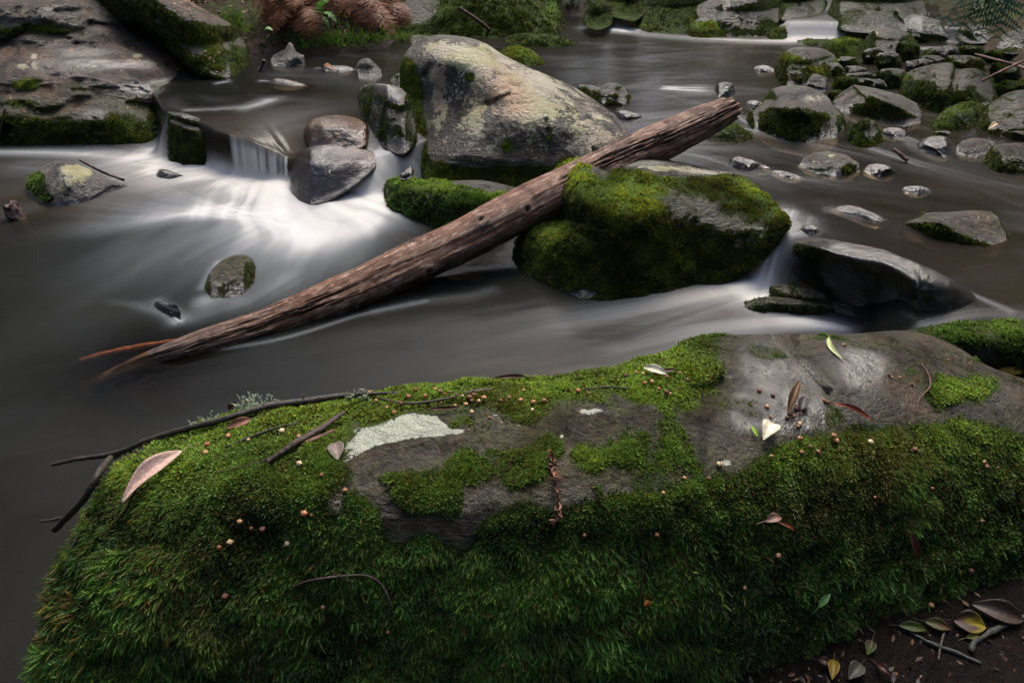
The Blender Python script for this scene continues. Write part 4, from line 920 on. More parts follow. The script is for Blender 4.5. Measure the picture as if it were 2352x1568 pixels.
RN = rock('dark mossy slab at the right edge behind the foreground boulder',
    [(2060, 768), (2110, 752), (2200, 742), (2300, 736), (2400, 734), (2560, 745), (2640, 820), (2560, 900), (2400, 880), (2300, 855), (2220, 830), (2120, 800)],
    name='mossy_slab', w=.2, base=[(2060, 860), (2200, 900), (2400, 930), (2640, 930)], ktop=.5, kin=.25, rnd=.08, rough=.02, tint=(.6, .55, .5), ext=0, moss=(.2, .3, -.2), mblobs=((2200, 830, 90, 30, -.8),), bright=((2310, 755, 60, 20, .5),), sprig=dict(kind='tuft', L=.012, droop=.4), dens=.2)
# rocks of the right channel
rock('small mossy rock with grey crest right behind the lichen boulder', [(1325, 202), (1335, 193), (1360, 196), (1378, 200), (1395, 190), (1425, 194), (1446, 215), (1442, 238), (1415, 246), (1380, 240), (1350, 225)], name='mossy_rock', w=UP, ktop=.45, rnd=.08, rough=.05, facets=2, moss=(0.38, -1.2, .6), tint=(0.90, 0.90, 0.90), sprig=T, dens=.22)
rock('white veined little rock awash beside the right end of the lichen boulder', [(1408, 258), (1422, 252), (1450, 256), (1476, 268), (1460, 275), (1425, 274)], name='stone', w=UP, rough=.08, facets=3, tint=(1.15, 1.15, 1.23), wblobs=((1440, 265, 60, 20, 1.),), moss=(-2.00, 0, 0))
rock('low moss covered hump in water far behind the lichen boulder', [(1158, 98), (1166, 86), (1190, 77), (1240, 76), (1290, 84), (1330, 100), (1290, 106), (1200, 106)], name='mossy_rock', w=UP, ktop=.5, rough=.03, moss=(1.18, 0, 0), sprig=T, dens=.25, mcol=((.008, .014, .003), (.03, .05, .008), (.06, .09, .012)))
rock('bright green moss cap just behind the shoulder of the lichen boulder', [(1148, 125), (1158, 112), (1180, 107), (1215, 112), (1240, 130), (1250, 148), (1210, 152), (1160, 145)], name='mossy_rock', w=UP, ktop=.5, rough=.03, moss=(1.18, 0, 0), bright=((1195, 118, 60, 20, .7),), sprig=T, dens=.28)
R42 = rock('pale topped boulder with a shallow basin and mossy skirt, right of the log tip',
    [(1715, 275), (1728, 255), (1750, 238), (1768, 210), (1785, 200), (1820, 195), (1860, 200), (1895, 218), (1915, 240), (1940, 272), (1940, 300), (1922, 318), (1880, 322), (1840, 328), (1780, 316), (1730, 296)],
    w=UP, ktop=.6, kin=.2, m=3, rnd=.05, rough=.02, tint=(1.31, 1.19, 1.07), paths=((1750, 245, 1840, 250, 14, -.08), (1840, 250, 1925, 262, 14, -.06)), bumps=((1860, 222, 40, 14, .05),), moss=(-0.72, -1.2, 1.5), mblobs=((1760, 275, 50, 34, 1.1), (1900, 275, 50, 36, 1.2), (1835, 270, 16, 26, -1.2)),
    bright=((1900, 255, 30, 20, .7), (1755, 225, 16, 30, .5)), lblobs=((1868, 224, 36, 10, .6), (1838, 285, 12, 16, .7)), wblobs=((1868, 226, 40, 12, .7),), sprig=dict(kind='tuft', L=.017, droop=.7), dens=.26, mcol=((.020, .024, .004), (.07, .085, .012), (.13, .17, .02)))
rock('wedge boulder with smooth tan top sloping right and mossy left face', [(1905, 238), (1930, 212), (1962, 194), (2010, 202), (2070, 218), (2108, 238), (2122, 262), (2118, 282), (2080, 288), (2020, 278), (1960, 262), (1915, 252)], w=UP, ktop=.6, kin=.2, rnd=.04, rough=.018, smooth=1, tint=(1.23, 1.11, 0.94), paths=((1962, 198, 2110, 268, 9, -.09),), moss=(-0.62, -1.4, 1.4), mblobs=((1990, 250, 70, 16, .9), (2050, 212, 60, 10, -1.)), bright=((1960, 230, 30, 10, .4),), sprig=T, dens=.26, mcol=((.018, .022, .004), (.06, .075, .012), (.11, .15, .02)))
rock('big twin-humped mossy boulder at the right, rear hump larger', [(2062, 205), (2070, 182), (2095, 160), (2150, 146), (2185, 144), (2200, 158), (2240, 156), (2268, 172), (2290, 205), (2295, 228), (2280, 245), (2220, 262), (2150, 258), (2100, 240), (2070, 225)], w=UP, ktop=.5, kin=.15, rnd=.09, rough=.03, tint=(0.90, 0.82, 0.70), paths=((2200, 160, 2185, 235, 9, .06),), moss=(0.23, -.2, .35), bright=((2080, 172, 30, 12, .7), (2275, 190, 20, 26, .8), (2150, 165, 30, 12, .3)), lblobs=((2120, 220, 50, 26, .42), (2220, 215, 40, 30, .42)), sprig=T, dens=.24, mcol=((.016, .020, .004), (.055, .065, .010), (.14, .18, .02)))
rock('boulder with yellow green moss patches on the far side of the tan stones', [(1783, 178), (1784, 148), (1795, 125), (1820, 110), (1860, 108), (1900, 115), (1926, 138), (1932, 160), (1915, 178), (1890, 190), (1850, 202), (1805, 198)], w=UP, ktop=.5, kin=.18, rnd=.1, rough=.02, tint=(0.90, 0.78, 0.70), moss=(-0.12, -.3, .6), mblobs=((1815, 130, 30, 20, .9), (1870, 168, 22, 14, .9), (1920, 150, 14, 24, .8), (1880, 120, 30, 12, -1.)), bright=((1825, 128, 30, 18, 1.), (1870, 165, 24, 14, 1.2), (1925, 145, 12, 20, .8)), sprig=T, dens=.24)
rock('dark angular stone tucked below the yellow mossed boulder', [(1838, 196), (1848, 178), (1872, 168), (1900, 178), (1905, 200), (1895, 212), (1860, 208)], name='stone', w=UP, rough=.04, facets=4, smooth=1, tint=(0.74, 0.74, 0.74), moss=(-1.02, .3, .4))
rock('small pyramid rock draped in moss in front of the wedge boulder', [(1940, 312), (1950, 292), (1968, 282), (1990, 269), (2010, 278), (2022, 300), (2028, 322), (2012, 334), (1985, 340), (1955, 330)], name='mossy_rock', w=UP, ktop=.45, rnd=.05, rough=.05, facets=2, smooth=1, tint=(0.98, 1.02, 1.07), moss=(0.38, 0, .3), mblobs=((2002, 300, 14, 18, -1.6),), sprig=T, dens=.24, mcol=((.014, .020, .004), (.055, .075, .012), (.12, .17, .02)))
rock('brown flat stone with white water lip beside the small pyramid rock', [(2022, 302), (2030, 294), (2065, 292), (2088, 304), (2082, 316), (2050, 316), (2028, 310)], name='stone', w=UP, facets=2, tint=(0.66, 0.53, 0.41), wblobs=((2060, 305, 40, 20, 1),), moss=(-2.00, 0, 0))
rock('mossy sloping rock at the right below the twin-humped boulder', [(2130, 292), (2150, 268), (2185, 244), (2225, 232), (2262, 240), (2270, 262), (2240, 290), (2190, 302), (2145, 300)], name='mossy_rock', w=UP, ktop=.55, rough=.03, tint=(0.82, 0.82, 0.66), moss=(0.53, 0, .1), bright=((2190, 255, 40, 14, .5),), sprig=T, dens=.22)
rock('dark mossy boulder cut by the right edge of the picture', [(2235, 285), (2260, 250), (2300, 220), (2345, 206), (2420, 212), (2470, 260), (2450, 310), (2350, 322), (2270, 308)], w=UP, ktop=.5, rough=.03, facets=2, tint=(0.66, 0.66, 0.59), moss=(0.28, -.3, .3), bright=((2300, 240, 50, 16, .3),), sprig=T, dens=.2)
rock('rough wet white streaked rock splitting the right rapids', [(2106, 342), (2114, 322), (2140, 312), (2172, 314), (2196, 332), (2200, 352), (2170, 362), (2130, 356)], name='wet_rock', w=UP, ktop=.6, rough=.08, facets=3, tint=(0.90, 0.90, 0.98), wblobs=((2150, 335, 60, 40, 1),), moss=(-1.02, 0, .5))
rock('smooth round grey stone at the right, beside the white streaked rock', [(2192, 352), (2198, 332), (2225, 318), (2262, 318), (2290, 330), (2295, 350), (2270, 362), (2220, 362)], name='stone', w=UP, rnd=.12, rough=.015, tint=(0.78, 0.74, 0.70), moss=(-1.80, 0, .2))
rock('mossy rock with yellow leaf on it at the right edge', [(2265, 382), (2270, 350), (2290, 332), (2340, 328), (2410, 340), (2430, 390), (2370, 404), (2300, 396)], name='mossy_rock', w=UP, rough=.03, tint=(0.66, 0.64, 0.61), moss=(0.13, -.6, .5), sprig=T, dens=.2)
rock('low grey stone with pale top and mossy dark right side in midchannel', [(1828, 382), (1842, 366), (1870, 350), (1905, 346), (1945, 356), (1975, 376), (1980, 396), (1955, 408), (1900, 404), (1850, 392)], name='stone', w=UP, ktop=.6, kin=.25, rnd=.03, rough=.03, facets=4, smooth=1, tint=(1.23, 1.15, 1.07), moss=(-0.82, -.8, .9), mblobs=((1955, 385, 25, 18, 1.4), (1900, 378, 24, 8, .7)), wblobs=((1920, 402, 80, 8, .8),), lblobs=((1868, 372, 8, 5, 1.), (1910, 356, 10, 4, .9), (1842, 378, 8, 4, 1.)), sprig=T, dens=.18)
rock('small wet stone to the right of the pale topped midchannel stone', [(1980, 396), (1990, 380), (2015, 374), (2045, 380), (2062, 396), (2045, 408), (2005, 402)], name='stone', w=UP, ktop=.6, rough=.05, facets=2, tint=(0.74, 0.66, 0.57), wblobs=((2020, 390, 60, 20, 1),), moss=(-1.60, 0, .3))
rock('sharp wet slate grey stone upstream of the midstream mossy boulder', [(1672, 380), (1678, 362), (1695, 357), (1730, 366), (1770, 385), (1778, 395), (1740, 395), (1700, 392)], name='stone', w=UP, ktop=.65, rough=.03, facets=3, smooth=1, tint=(0.82, 0.82, 0.94), wblobs=((1720, 378, 80, 20, 1.2),), moss=(-2.00, 0, 0), lblobs=((1740, 380, 30, 6, .3),))
rock('line of low wet stones trailing right from the slate grey stone', [(1768, 394), (1785, 390), (1815, 396), (1850, 410), (1830, 412), (1790, 404)], name='stone', w=UP, rough=.06, tint=(0.98, 0.98, 0.98), wblobs=((1800, 400, 60, 16, 1),), moss=(-2.00, 0, 0))
rock('very low lens-shaped stone barely above the channel on the right', [(2068, 434), (2082, 427), (2115, 426), (2140, 436), (2142, 444), (2110, 446), (2080, 441)], name='stone', w=UP, rough=.04, tint=(0.90, 0.90, 0.90), wblobs=((2105, 436, 60, 16, .8),), moss=(-1.40, 0, .5))
rock('smooth hump of stone under a skin of running water at the right', [(1905, 484), (1920, 474), (1955, 470), (2000, 484), (2050, 512), (2020, 520), (1960, 500)], name='wet_rock', w=UP-.012, ktop=.6, rough=.03, tint=(0.90, 0.82, 0.70), wblobs=((1970, 490, 90, 30, 1.),), moss=(-2.00, 0, 0))
rock('flat-topped mossy rock alone in the pool at the right', [(2065, 528), (2075, 512), (2105, 500), (2125, 488), (2180, 486), (2240, 482), (2275, 484), (2295, 502), (2312, 535), (2328, 568), (2290, 576), (2200, 570), (2130, 556), (2090, 545)], w=UP-.02, ktop=.6, kin=.22, rnd=.03, rough=.025, facets=3, smooth=1, tint=(0.98, 0.94, 0.82), paths=((2075, 515, 2280, 505, 10, -.08),), moss=(-0.37, -.4, .7), mblobs=((2090, 525, 24, 20, .8), (2170, 492, 40, 6, .8), (2290, 530, 16, 36, .6)), bright=((2170, 492, 40, 8, .4),), lblobs=((2270, 495, 30, 8, .4),), wblobs=((2200, 565, 150, 10, .8),), sprig=T, dens=.2)
rock('mossy low rock under the upper end of the log', [(1615, 314), (1630, 298), (1655, 284), (1690, 283), (1715, 300), (1728, 316), (1690, 322), (1640, 320)], name='mossy_rock', w=UP, rough=.03, tint=(0.57, 0.57, 0.53), moss=(0.48, 0, .1), sprig=T, dens=.2)
rock('grey cube-like stone behind the broken tip of the log', [(1640, 206), (1645, 193), (1665, 187), (1684, 192), (1690, 212), (1680, 226), (1650, 220)], name='stone', w=UP, rough=.04, facets=2, smooth=1, tint=(0.82, 0.78, 0.74), wblobs=((1660, 195, 30, 16, .7),), moss=(-1.60, 0, 0))
rock('small black dripping rock in the calm pool below the far falls', [(1728, 158), (1740, 150), (1765, 150), (1782, 158), (1780, 166), (1745, 166)], name='stone', w=UP, rough=.09, facets=3, tint=(0.37, 0.37, 0.41), wblobs=((1755, 158, 40, 16, 1),), moss=(-2.00, 0, 0))
rock('little pebbly stone with an orange leaf right of the log tip', [(1712, 238), (1722, 230), (1745, 232), (1758, 242), (1735, 248)], name='stone', w=UP, rough=.08, facets=2, tint=(0.82, 0.70, 0.57), wblobs=((1735, 240, 40, 16, 1),), moss=(-2.00, 0, 0))
rock('wet pebble stone awash left of the raised end of the log', [(1500, 300), (1512, 290), (1540, 286), (1560, 292), (1545, 302)], name='stone', w=UP, rough=.06, tint=(0.90, 0.70, 0.53), wblobs=((1530, 295, 40, 16, 1),), moss=(-2.00, 0, 0))
rock('dark wet lump of rock where the water squeezes into the right chute', [(1838, 530), (1846, 518), (1866, 514), (1888, 524), (1894, 538), (1862, 545)], name='wet_rock', w=UP-.02, rough=.05, tint=(0.66, 0.57, 0.53), wblobs=((1860, 530, 50, 26, 1),), moss=(-2.00, 0, 0))
# far boulders
rock('large dark moss-green boulder on the far bank behind the lichen boulder', [(870, 60), (880, 20), (910, -20), (980, -60), (1100, -80), (1200, -60), (1265, -20), (1292, 30), (1298, 62), (1280, 76), (1150, 78), (1000, 76), (900, 74)], w=UP+.02, ktop=.5, kin=.2, rnd=.1, rough=.03, tint=(0.56, 0.50, 0.37), moss=(0.80, 0, .25), mblobs=((960, 20, 50, 40, -1.), (1240, 50, 40, 30, .4)), bright=((1270, 20, 14, 40, .5), (1000, 30, 60, 30, .2)), sprig=dict(kind='tiny', L=.022, droop=.5), dens=.22, mcol=((.010, .014, .003), (.035, .048, .008), (.07, .10, .014)))
rock('dark round boulder beside the left one of the far falls', [(1462, 52), (1470, 20), (1500, -10), (1560, -36), (1630, -20), (1640, 20), (1620, 55), (1560, 64), (1500, 62)], w=UP+.03, rnd=.1, rough=.03, tint=(0.45, 0.45, 0.37), moss=(0.78, 0, .2), lblobs=((1520, 10, 8, 8, 1.), (1560, -4, 12, 8, 1.), (1600, 5, 14, 10, .9)), sprig=T, dens=.15, mcol=((.008, .012, .003), (.03, .042, .008), (.06, .08, .012)))
rock('pale grey flat-backed boulder with orange nose between the far falls', [(1580, 55), (1588, 24), (1620, 4), (1680, -20), (1740, -30), (1780, -10), (1800, 12), (1820, 34), (1816, 48), (1798, 56), (1790, 72), (1740, 84), (1660, 84), (1600, 74)], w=UP, ktop=.36, kin=.14, rnd=.06, rough=.025, tint=(0.81, 0.76, 0.73), moss=(-0.52, -.5, 1.1), mblobs=((1600, 30, 18, 30, .8), (1700, 75, 70, 16, 1.2)), bright=((1740, 60, 30, 10, .5),), lblobs=((1806, 36, 16, 14, .9), (1590, 10, 6, 4, 1.), (1672, 6, 8, 4, .8), (1694, 35, 6, 7, .8)), warm=((1810, 40, 18, 14, 1.),), sprig=T, dens=.2)
rock('bright moss topped stone in front of the pale grey far boulder', [(1572, 74), (1582, 56), (1604, 44), (1640, 42), (1672, 52), (1690, 66), (1692, 82), (1640, 88), (1590, 86)], name='mossy_rock', w=UP, ktop=.55, rough=.04, tint=(0.78, 0.73, 0.62), moss=(1.28, 0, .3), mblobs=((1610, 44, 24, 6, -2), (1650, 42, 14, 4, -2)), bright=((1640, 56, 50, 12, 1.),), sprig=T, dens=.26)
rock('small dark mossy stone left of the far curtain', [(1756, 84), (1762, 70), (1790, 62), (1815, 60), (1816, 84), (1800, 92), (1770, 92)], name='mossy_rock', w=UP, tint=(0.45, 0.45, 0.34), moss=(1.08, 0, .1), sprig=T, dens=.15)
rock('broad low boulder upstream left of the far curtain', [(1775, 20), (1785, -20), (1840, -34), (1885, -20), (1902, 8), (1895, 28), (1850, 36), (1800, 38)], w=TOP, rough=.03, tint=(0.48, 0.45, 0.42), moss=(0.48, -.3, .3), sprig=T, dens=.14)
rock('big smooth round boulder on the right of the far curtain', [(1902, 36), (1908, 10), (1930, -18), (1990, -46), (2060, -42), (2105, -20), (2126, 10), (2128, 44), (2080, 58), (1990, 56), (1930, 54)], w=TOP, ktop=.45, rnd=.12, rough=.02, tint=(0.56, 0.50, 0.42), moss=(0.18, -.2, .5), bright=((2120, 10, 10, 30, .6),), sprig=T, dens=.12)
rock('long ragged wet rock sloping right below the big smooth far boulder', [(1985, 82), (2000, 50), (2025, 22), (2052, 12), (2080, 28), (2120, 36), (2160, 46), (2198, 62), (2204, 84), (2180, 100), (2120, 104), (2050, 98), (2005, 96)], name='wet_rock', w=UP, ktop=.45, rough=.06, facets=4, smooth=1, tint=(0.31, 0.31, 0.34), wblobs=((2120, 55, 100, 24, 1.2), (2060, 20, 30, 14, .8)), moss=(-0.12, 0, .3), mblobs=((2040, 50, 30, 26, 1.2),), lblobs=((2130, 48, 70, 12, .35),), sprig=T, dens=.14)
rock('dark dripping rock left of the fern at the top right', [(2196, 86), (2204, 64), (2230, 56), (2262, 58), (2290, 76), (2298, 98), (2260, 90), (2220, 90)], name='wet_rock', w=.3, rough=.06, facets=2, tint=(0.28, 0.28, 0.28), wblobs=((2245, 65, 60, 20, .8),), moss=(0.08, 0, .3), sprig=T, dens=.14)
rock('low dark slab lying in the white water before the far curtain', [(1828, 98), (1840, 91), (1880, 89), (1910, 92), (1925, 104), (1880, 106), (1840, 104)], name='slab', w=UP, tint=(0.34, 0.34, 0.31), moss=(0.48, 0, .2), sprig=T, dens=.14)
rock('yellow moss capped stone at the head of the right stone pile', [(1886, 118), (1892, 100), (1915, 88), (1960, 86), (1985, 98), (1992, 122), (1970, 136), (1920, 134)], name='mossy_rock', w=UP, ktop=.5, rough=.04, moss=(1.23, 0, .1), bright=((1940, 95, 40, 12, .9),), sprig=T, dens=.26, mcol=((.016, .022, .004), (.06, .075, .012), (.13, .17, .02)))
rock('round-backed grey stone with yellow flecks at the head of the pile', [(1985, 110), (1990, 84), (2012, 68), (2050, 64), (2085, 74), (2105, 95), (2108, 122), (2070, 134), (2010, 130)], w=UP, rnd=.1, rough=.02, tint=(0.68, 0.65, 0.56), moss=(-0.22, 0, .6), mblobs=((2095, 100, 16, 26, 1.3),), lblobs=((2014, 76, 5, 4, 1.), (2065, 98, 10, 5, .9)), sprig=T, dens=.14)
rock('pale angular boulder under the fern fronds at the top right edge', [(2288, 102), (2300, 80), (2335, 66), (2400, 68), (2420, 100), (2360, 114), (2310, 112)], w=.32, facets=3, smooth=1, tint=(0.62, 0.56, 0.53), moss=(-0.52, 0, 0), sprig=T, dens=.14)
rock('black glittering wet rock right of the last white trickle', [(2205, 112), (2212, 96), (2240, 88), (2275, 92), (2292, 110), (2280, 122), (2230, 122)], name='wet_rock', w=UP, rough=.08, facets=3, tint=(0.28, 0.28, 0.31), wblobs=((2240, 105, 60, 30, 1),), moss=(-0.32, 0, .2), sprig=T, dens=.14)
rock('dark mossy rock behind the left far fall, under the small fern', [(1340, 52), (1348, 20), (1372, 0), (1400, 8), (1412, 30), (1404, 48), (1370, 58)], w=.3, tint=(0.34, 0.34, 0.28), moss=(0.88, 0, .2), sprig=T, dens=.12, mcol=((.006, .010, .003), (.02, .03, .006), (.04, .06, .01)))
rock('dark boulder behind the left far fall at the top of the picture', [(1395, 30), (1402, -10), (1440, -34), (1480, -20), (1484, 20), (1460, 34), (1430, 30)], w=TOP, tint=(0.34, 0.34, 0.28), moss=(0.78, 0, .2), sprig=T, dens=.14)
rock('small flat mossy stone at the foot of the left far fall', [(1460, 66), (1470, 54), (1500, 50), (1530, 60), (1560, 68), (1540, 76), (1490, 74)], name='mossy_rock', w=UP, tint=(0.40, 0.40, 0.34), moss=(0.88, 0, .2), sprig=T, dens=.14)
rock('grey green stone at the water edge below the dead ferns', [(935, 92), (945, 82), (970, 80), (1000, 88), (1012, 98), (975, 102), (945, 100)], name='stone', w=UP, tint=(0.56, 0.59, 0.50), moss=(0.08, 0, .3), sprig=T, dens=.14)
# the pile of angular stones on the right
PILE = [  # cu, cv, w, h, tint, moss, label
    (2005, 128, 54, 34, (1., 1., .95), -.9, 'pale pointed stone leaning on the round-backed grey stone'),
    (1945, 143, 52, 26, (1.15, 1.15, 1.1), -1., 'flat grey stone in front of the yellow moss capped stone'),
    (2040, 142, 60, 50, (1.1, 1.1, 1.15), -1.1, 'upright oval grey stone in the middle of the pile'),
    (2085, 118, 58, 40, (.9, .95, .75), .0, 'sloping greenish stone below the round-backed grey stone'),
    (1915, 160, 46, 30, (.6, .58, .55), -1., 'dark split stone right of the yellow mossed boulder'),
    (1965, 162, 54, 22, (1.1, 1., .95), -1.3, 'tan flat stone under the flat grey stone'),
    (2095, 150, 28, 24, (1.1, .8, .65), -1.5, 'small reddish brown stone beside the upright oval stone'),
    (2120, 148, 46, 26, (.9, .92, .9), -1.1, 'blunt grey stone right of the reddish brown one'),
    (2150, 122, 60, 26, (.8, .8, .75), -.7, 'grey stone at the water edge below the ragged wet rock'),
    (2140, 138, 52, 24, (.8, .84, .9), -1.2, 'bluish stone partly hidden by the twin-humped boulder'),
    (2180, 122, 50, 34, (1., .82, .85), -1.5, 'pinkish grey angular stone at the back of the pile'),
    (2225, 116, 66, 24, (.8, .95, .9), -.4, 'greenish slab stone with pale edge at the rear water line'),
    (2215, 146, 96, 40, (.85, .88, .78), -.6, 'wide smooth olive stone behind the twin-humped boulder'),
    (2285, 130, 60, 30, (.6, .65, .55), -.1, 'dark mossy stone right of the wide olive stone'),
    (2325, 128, 70, 34, (.8, .95, .8), .1, 'green tinged stone near the right edge under the thin branch'),
    (2310, 168, 70, 50, (.45, .45, .42), -.2, 'black shadowed stone below the thin branch'),
    (2330, 205, 90, 40, (.55, .6, .5), .2, 'mossy dark stone at the right edge behind the twin-humped boulder'),
    (1945, 192, 62, 34, (.9, .95, .8), .0, 'stone with a moss cap left of the wedge boulder'),
    (1985, 190, 66, 22, (1.1, 1.1, 1.), -1., 'long grey stone lying above the wedge boulder'),
    (2010, 200, 60, 34, (.75, .75, .75), -1.4, 'dark slaty stone behind the wedge boulder'),
    (2045, 178, 70, 44, (.8, .8, .75), -.7, 'blocky stone with a red leaf beside the twin-humped boulder'),
    (1920, 218, 40, 22, (.9, .95, .8), -.4, 'little greenish stone between the basin boulder and the wedge boulder'),
    (1975, 178, 70, 24, (1.2, 1.15, 1.), -1., 'pale flat stone in the centre of the pile'),
    (2270, 245, 40, 18, (.9, .7, .6), -1.6, 'brown stone wedged under the right side of the twin-humped boulder'),
    (2350, 312, 60, 22, (1., .8, .6), -1.4, 'tan stone above the mossy rock with the yellow leaf'),
    (2165, 306, 44, 12, (.5, .5, .5), -1., 'thin dark stone in the shallows above the white streaked rock'),
    (2140, 226, 30, 14, (.6, .6, .6), -1.2, 'small dark stone at the foot of the twin-humped boulder'),
    (2075, 292, 34, 10, (.7, .7, .7), -1.2, 'thin stone edge below the wedge boulder')]
prng = np.random.default_rng(8)
for i, (cu, cv, w_, h_, ti, mo, lb) in enumerate(PILE):
    mo += .75; ti = tuple(x*.75 for x in ti); w_ *= 1.08; h_ *= 1.12
    a = np.sort(prng.uniform(0, 2*math.pi, 9)+np.linspace(0, .1, 9)); a = np.linspace(0, 2*math.pi, 9, endpoint=False)+prng.uniform(-.22, .22, 9)
    r = prng.uniform(.86, 1.1, 9); O = [(cu+w_/2*math.copysign(abs(math.cos(x))**.8, math.cos(x))*q, cv-h_/2*math.copysign(abs(math.sin(x))**.8, math.sin(x))*q) for x, q in zip(a, r)]
    rock(lb, O, name='stone', w=UP-.005, base=[(cu-w_/2, cv+h_*.62), (cu+w_/2, cv+h_*.62)], ktop=.4, kin=.15, rnd=.06, thick=.6, rough=.045, facets=5, smooth=1, tint=ti, moss=(mo, 0, .2), ext=0,
         lblobs=(), wblobs=(), sprig=T if mo > -.7 else None, dens=.22, group='angular stones piled along the right bank', cat='stone', seed=200+i)
# ------------------------------------------------------------------ unseen wood added round the stream, shaped for pool reflections, sheen and shade
def build_unseen_forest():
    r = np.random.default_rng(11); V, F, Cc = [], [], []; nv = 0
    TV, TF, TC = [], [], []; tn = 0
    trees = []
    for i in range(64):
        a = 2*math.pi*i/64+r.uniform(-.04, .04); d = r.uniform(10.5, 15)
        behind = math.cos(a) < -.1
        if behind: d = r.uniform(5, 8)
        x, y = d*math.sin(a), 3+d*math.cos(a)
        if .10 < a < .42 and not behind: d += 6; x, y = d*math.sin(a), 3+d*math.cos(a)
        hh = .42 if (a < 1.0 or a > 2*math.pi-.9) else 1
        trees.append((x, y, (r.uniform(9, 14) if not behind else r.uniform(2.6, 4.2))*hh, r.uniform(.12, .28)))
    for i in range(40):
        a = 2*math.pi*i/40+r.uniform(-.07, .07); d = r.uniform(17, 26)
        trees.append((d*math.sin(a), 3+d*math.cos(a), r.uniform(12, 18)*(.42 if (a < 1.0 or a > 2*math.pi-.9) else 1), r.uniform(.15, .3)))
    for x, y, h, rr in trees:
        z0 = float(ground_z(np.array([x]), np.array([y]))[0])-.3
        n = 8; lean = r.normal(size=2)*.5
        for k_ in range(7):
            f = k_/6; rad_ = rr*(1-.75*f); c = np.array([x+lean[0]*f, y+lean[1]*f, z0+h*f])
            for j in range(n): TV.append(c+[rad_*math.cos(2*math.pi*j/n), rad_*math.sin(2*math.pi*j/n), 0])
        for k_ in range(6):
            for j in range(n):
                a_, b_ = tn+k_*n+j, tn+k_*n+(j+1) % n; TF.append((a_, b_, b_+n)); TF.append((a_, b_+n, a_+n))
        tn += 7*n
        m = 700; cl = r.normal(size=(26, 3))*np.array([1.35, 1.35, h*.24])+np.array([x+lean[0]*.6, y+lean[1]*.6, z0+h*.55])
        P = cl[r.integers(0, 26, m)]+r.normal(size=(m, 3))*.45; P[:, 2] = np.maximum(P[:, 2], z0+.4)
        far = np.linalg.norm(P-np.array([0, 1.5, 1.5]), axis=1) > 4.2; P = P[far]; m = len(P)
        if m == 0: continue
        u = unit(r.normal(size=(m, 3))); w = unit(np.cross(u, r.normal(size=(m, 3)))); s = r.uniform(.10, .26, m)[:, None]
        Q = np.stack([P-u*s, P-w*s*.5, P+u*s, P+w*s*.5], 1); V.append(Q.reshape(-1, 3))
        col = np.array([.018, .030, .010])*r.uniform(.6, 1.6, (m, 1))*np.array([r.uniform(.8, 1.5), 1, 1]); Cc.append(np.repeat(col, 4, 0))
    V = np.vstack(V); n = len(V)//4; q = np.arange(n*4).reshape(-1, 4); tr = np.vstack([q[:, [0, 1, 2]], q[:, [0, 2, 3]]])
    allv = np.vstack([V, np.array(TV)]); allf = np.vstack([tr, np.array(TF)+len(V)])
    cc = np.vstack([np.vstack(Cc), np.tile([.05, .042, .035], (len(TV), 1))])
    link('unseen_forest', mk_mesh('unseen_forest', allv, tris=allf, mats=[M_MOSS], smooth=False, col=cc), kind='stuff')
build_unseen_forest()
# ------------------------------------------------------------------ surface look-ups
_bv = {}
def hit(u, v, recs=None):
    """first boulder surface seen at picture position (u, v): point, normal"""
    d = Vector(dirs(u, v)).normalized(); best = None
    for rec in (recs or ROCKS):
        if rec['U'].min()-5 > u or rec['U'].max()+5 < u: continue
        k_ = id(rec)
        if k_ not in _bv: _bv[k_] = BVHTree.FromPolygons(rec['verts'].tolist(), rec['tris'].tolist())
        loc, nor, _, dist = _bv[k_].ray_cast(Vector((0, 0, H)), d)
        if loc is not None and (best is None or dist < best[2]):
            if nor.dot(d) > 0: nor = -nor
            best = (np.array(loc), np.array(nor), dist)
    return best
def ground_hit(u, v):
    d = dirs(u, v); t = np.arange(.6, 14, .01); p = d*t[:, None]+np.array([0, 0, H]); b = np.nonzero(p[:, 2] < ground_z(p[:, 0], p[:, 1]))[0]
    return p[b[0]] if len(b) else d*8+np.array([0, 0, H])

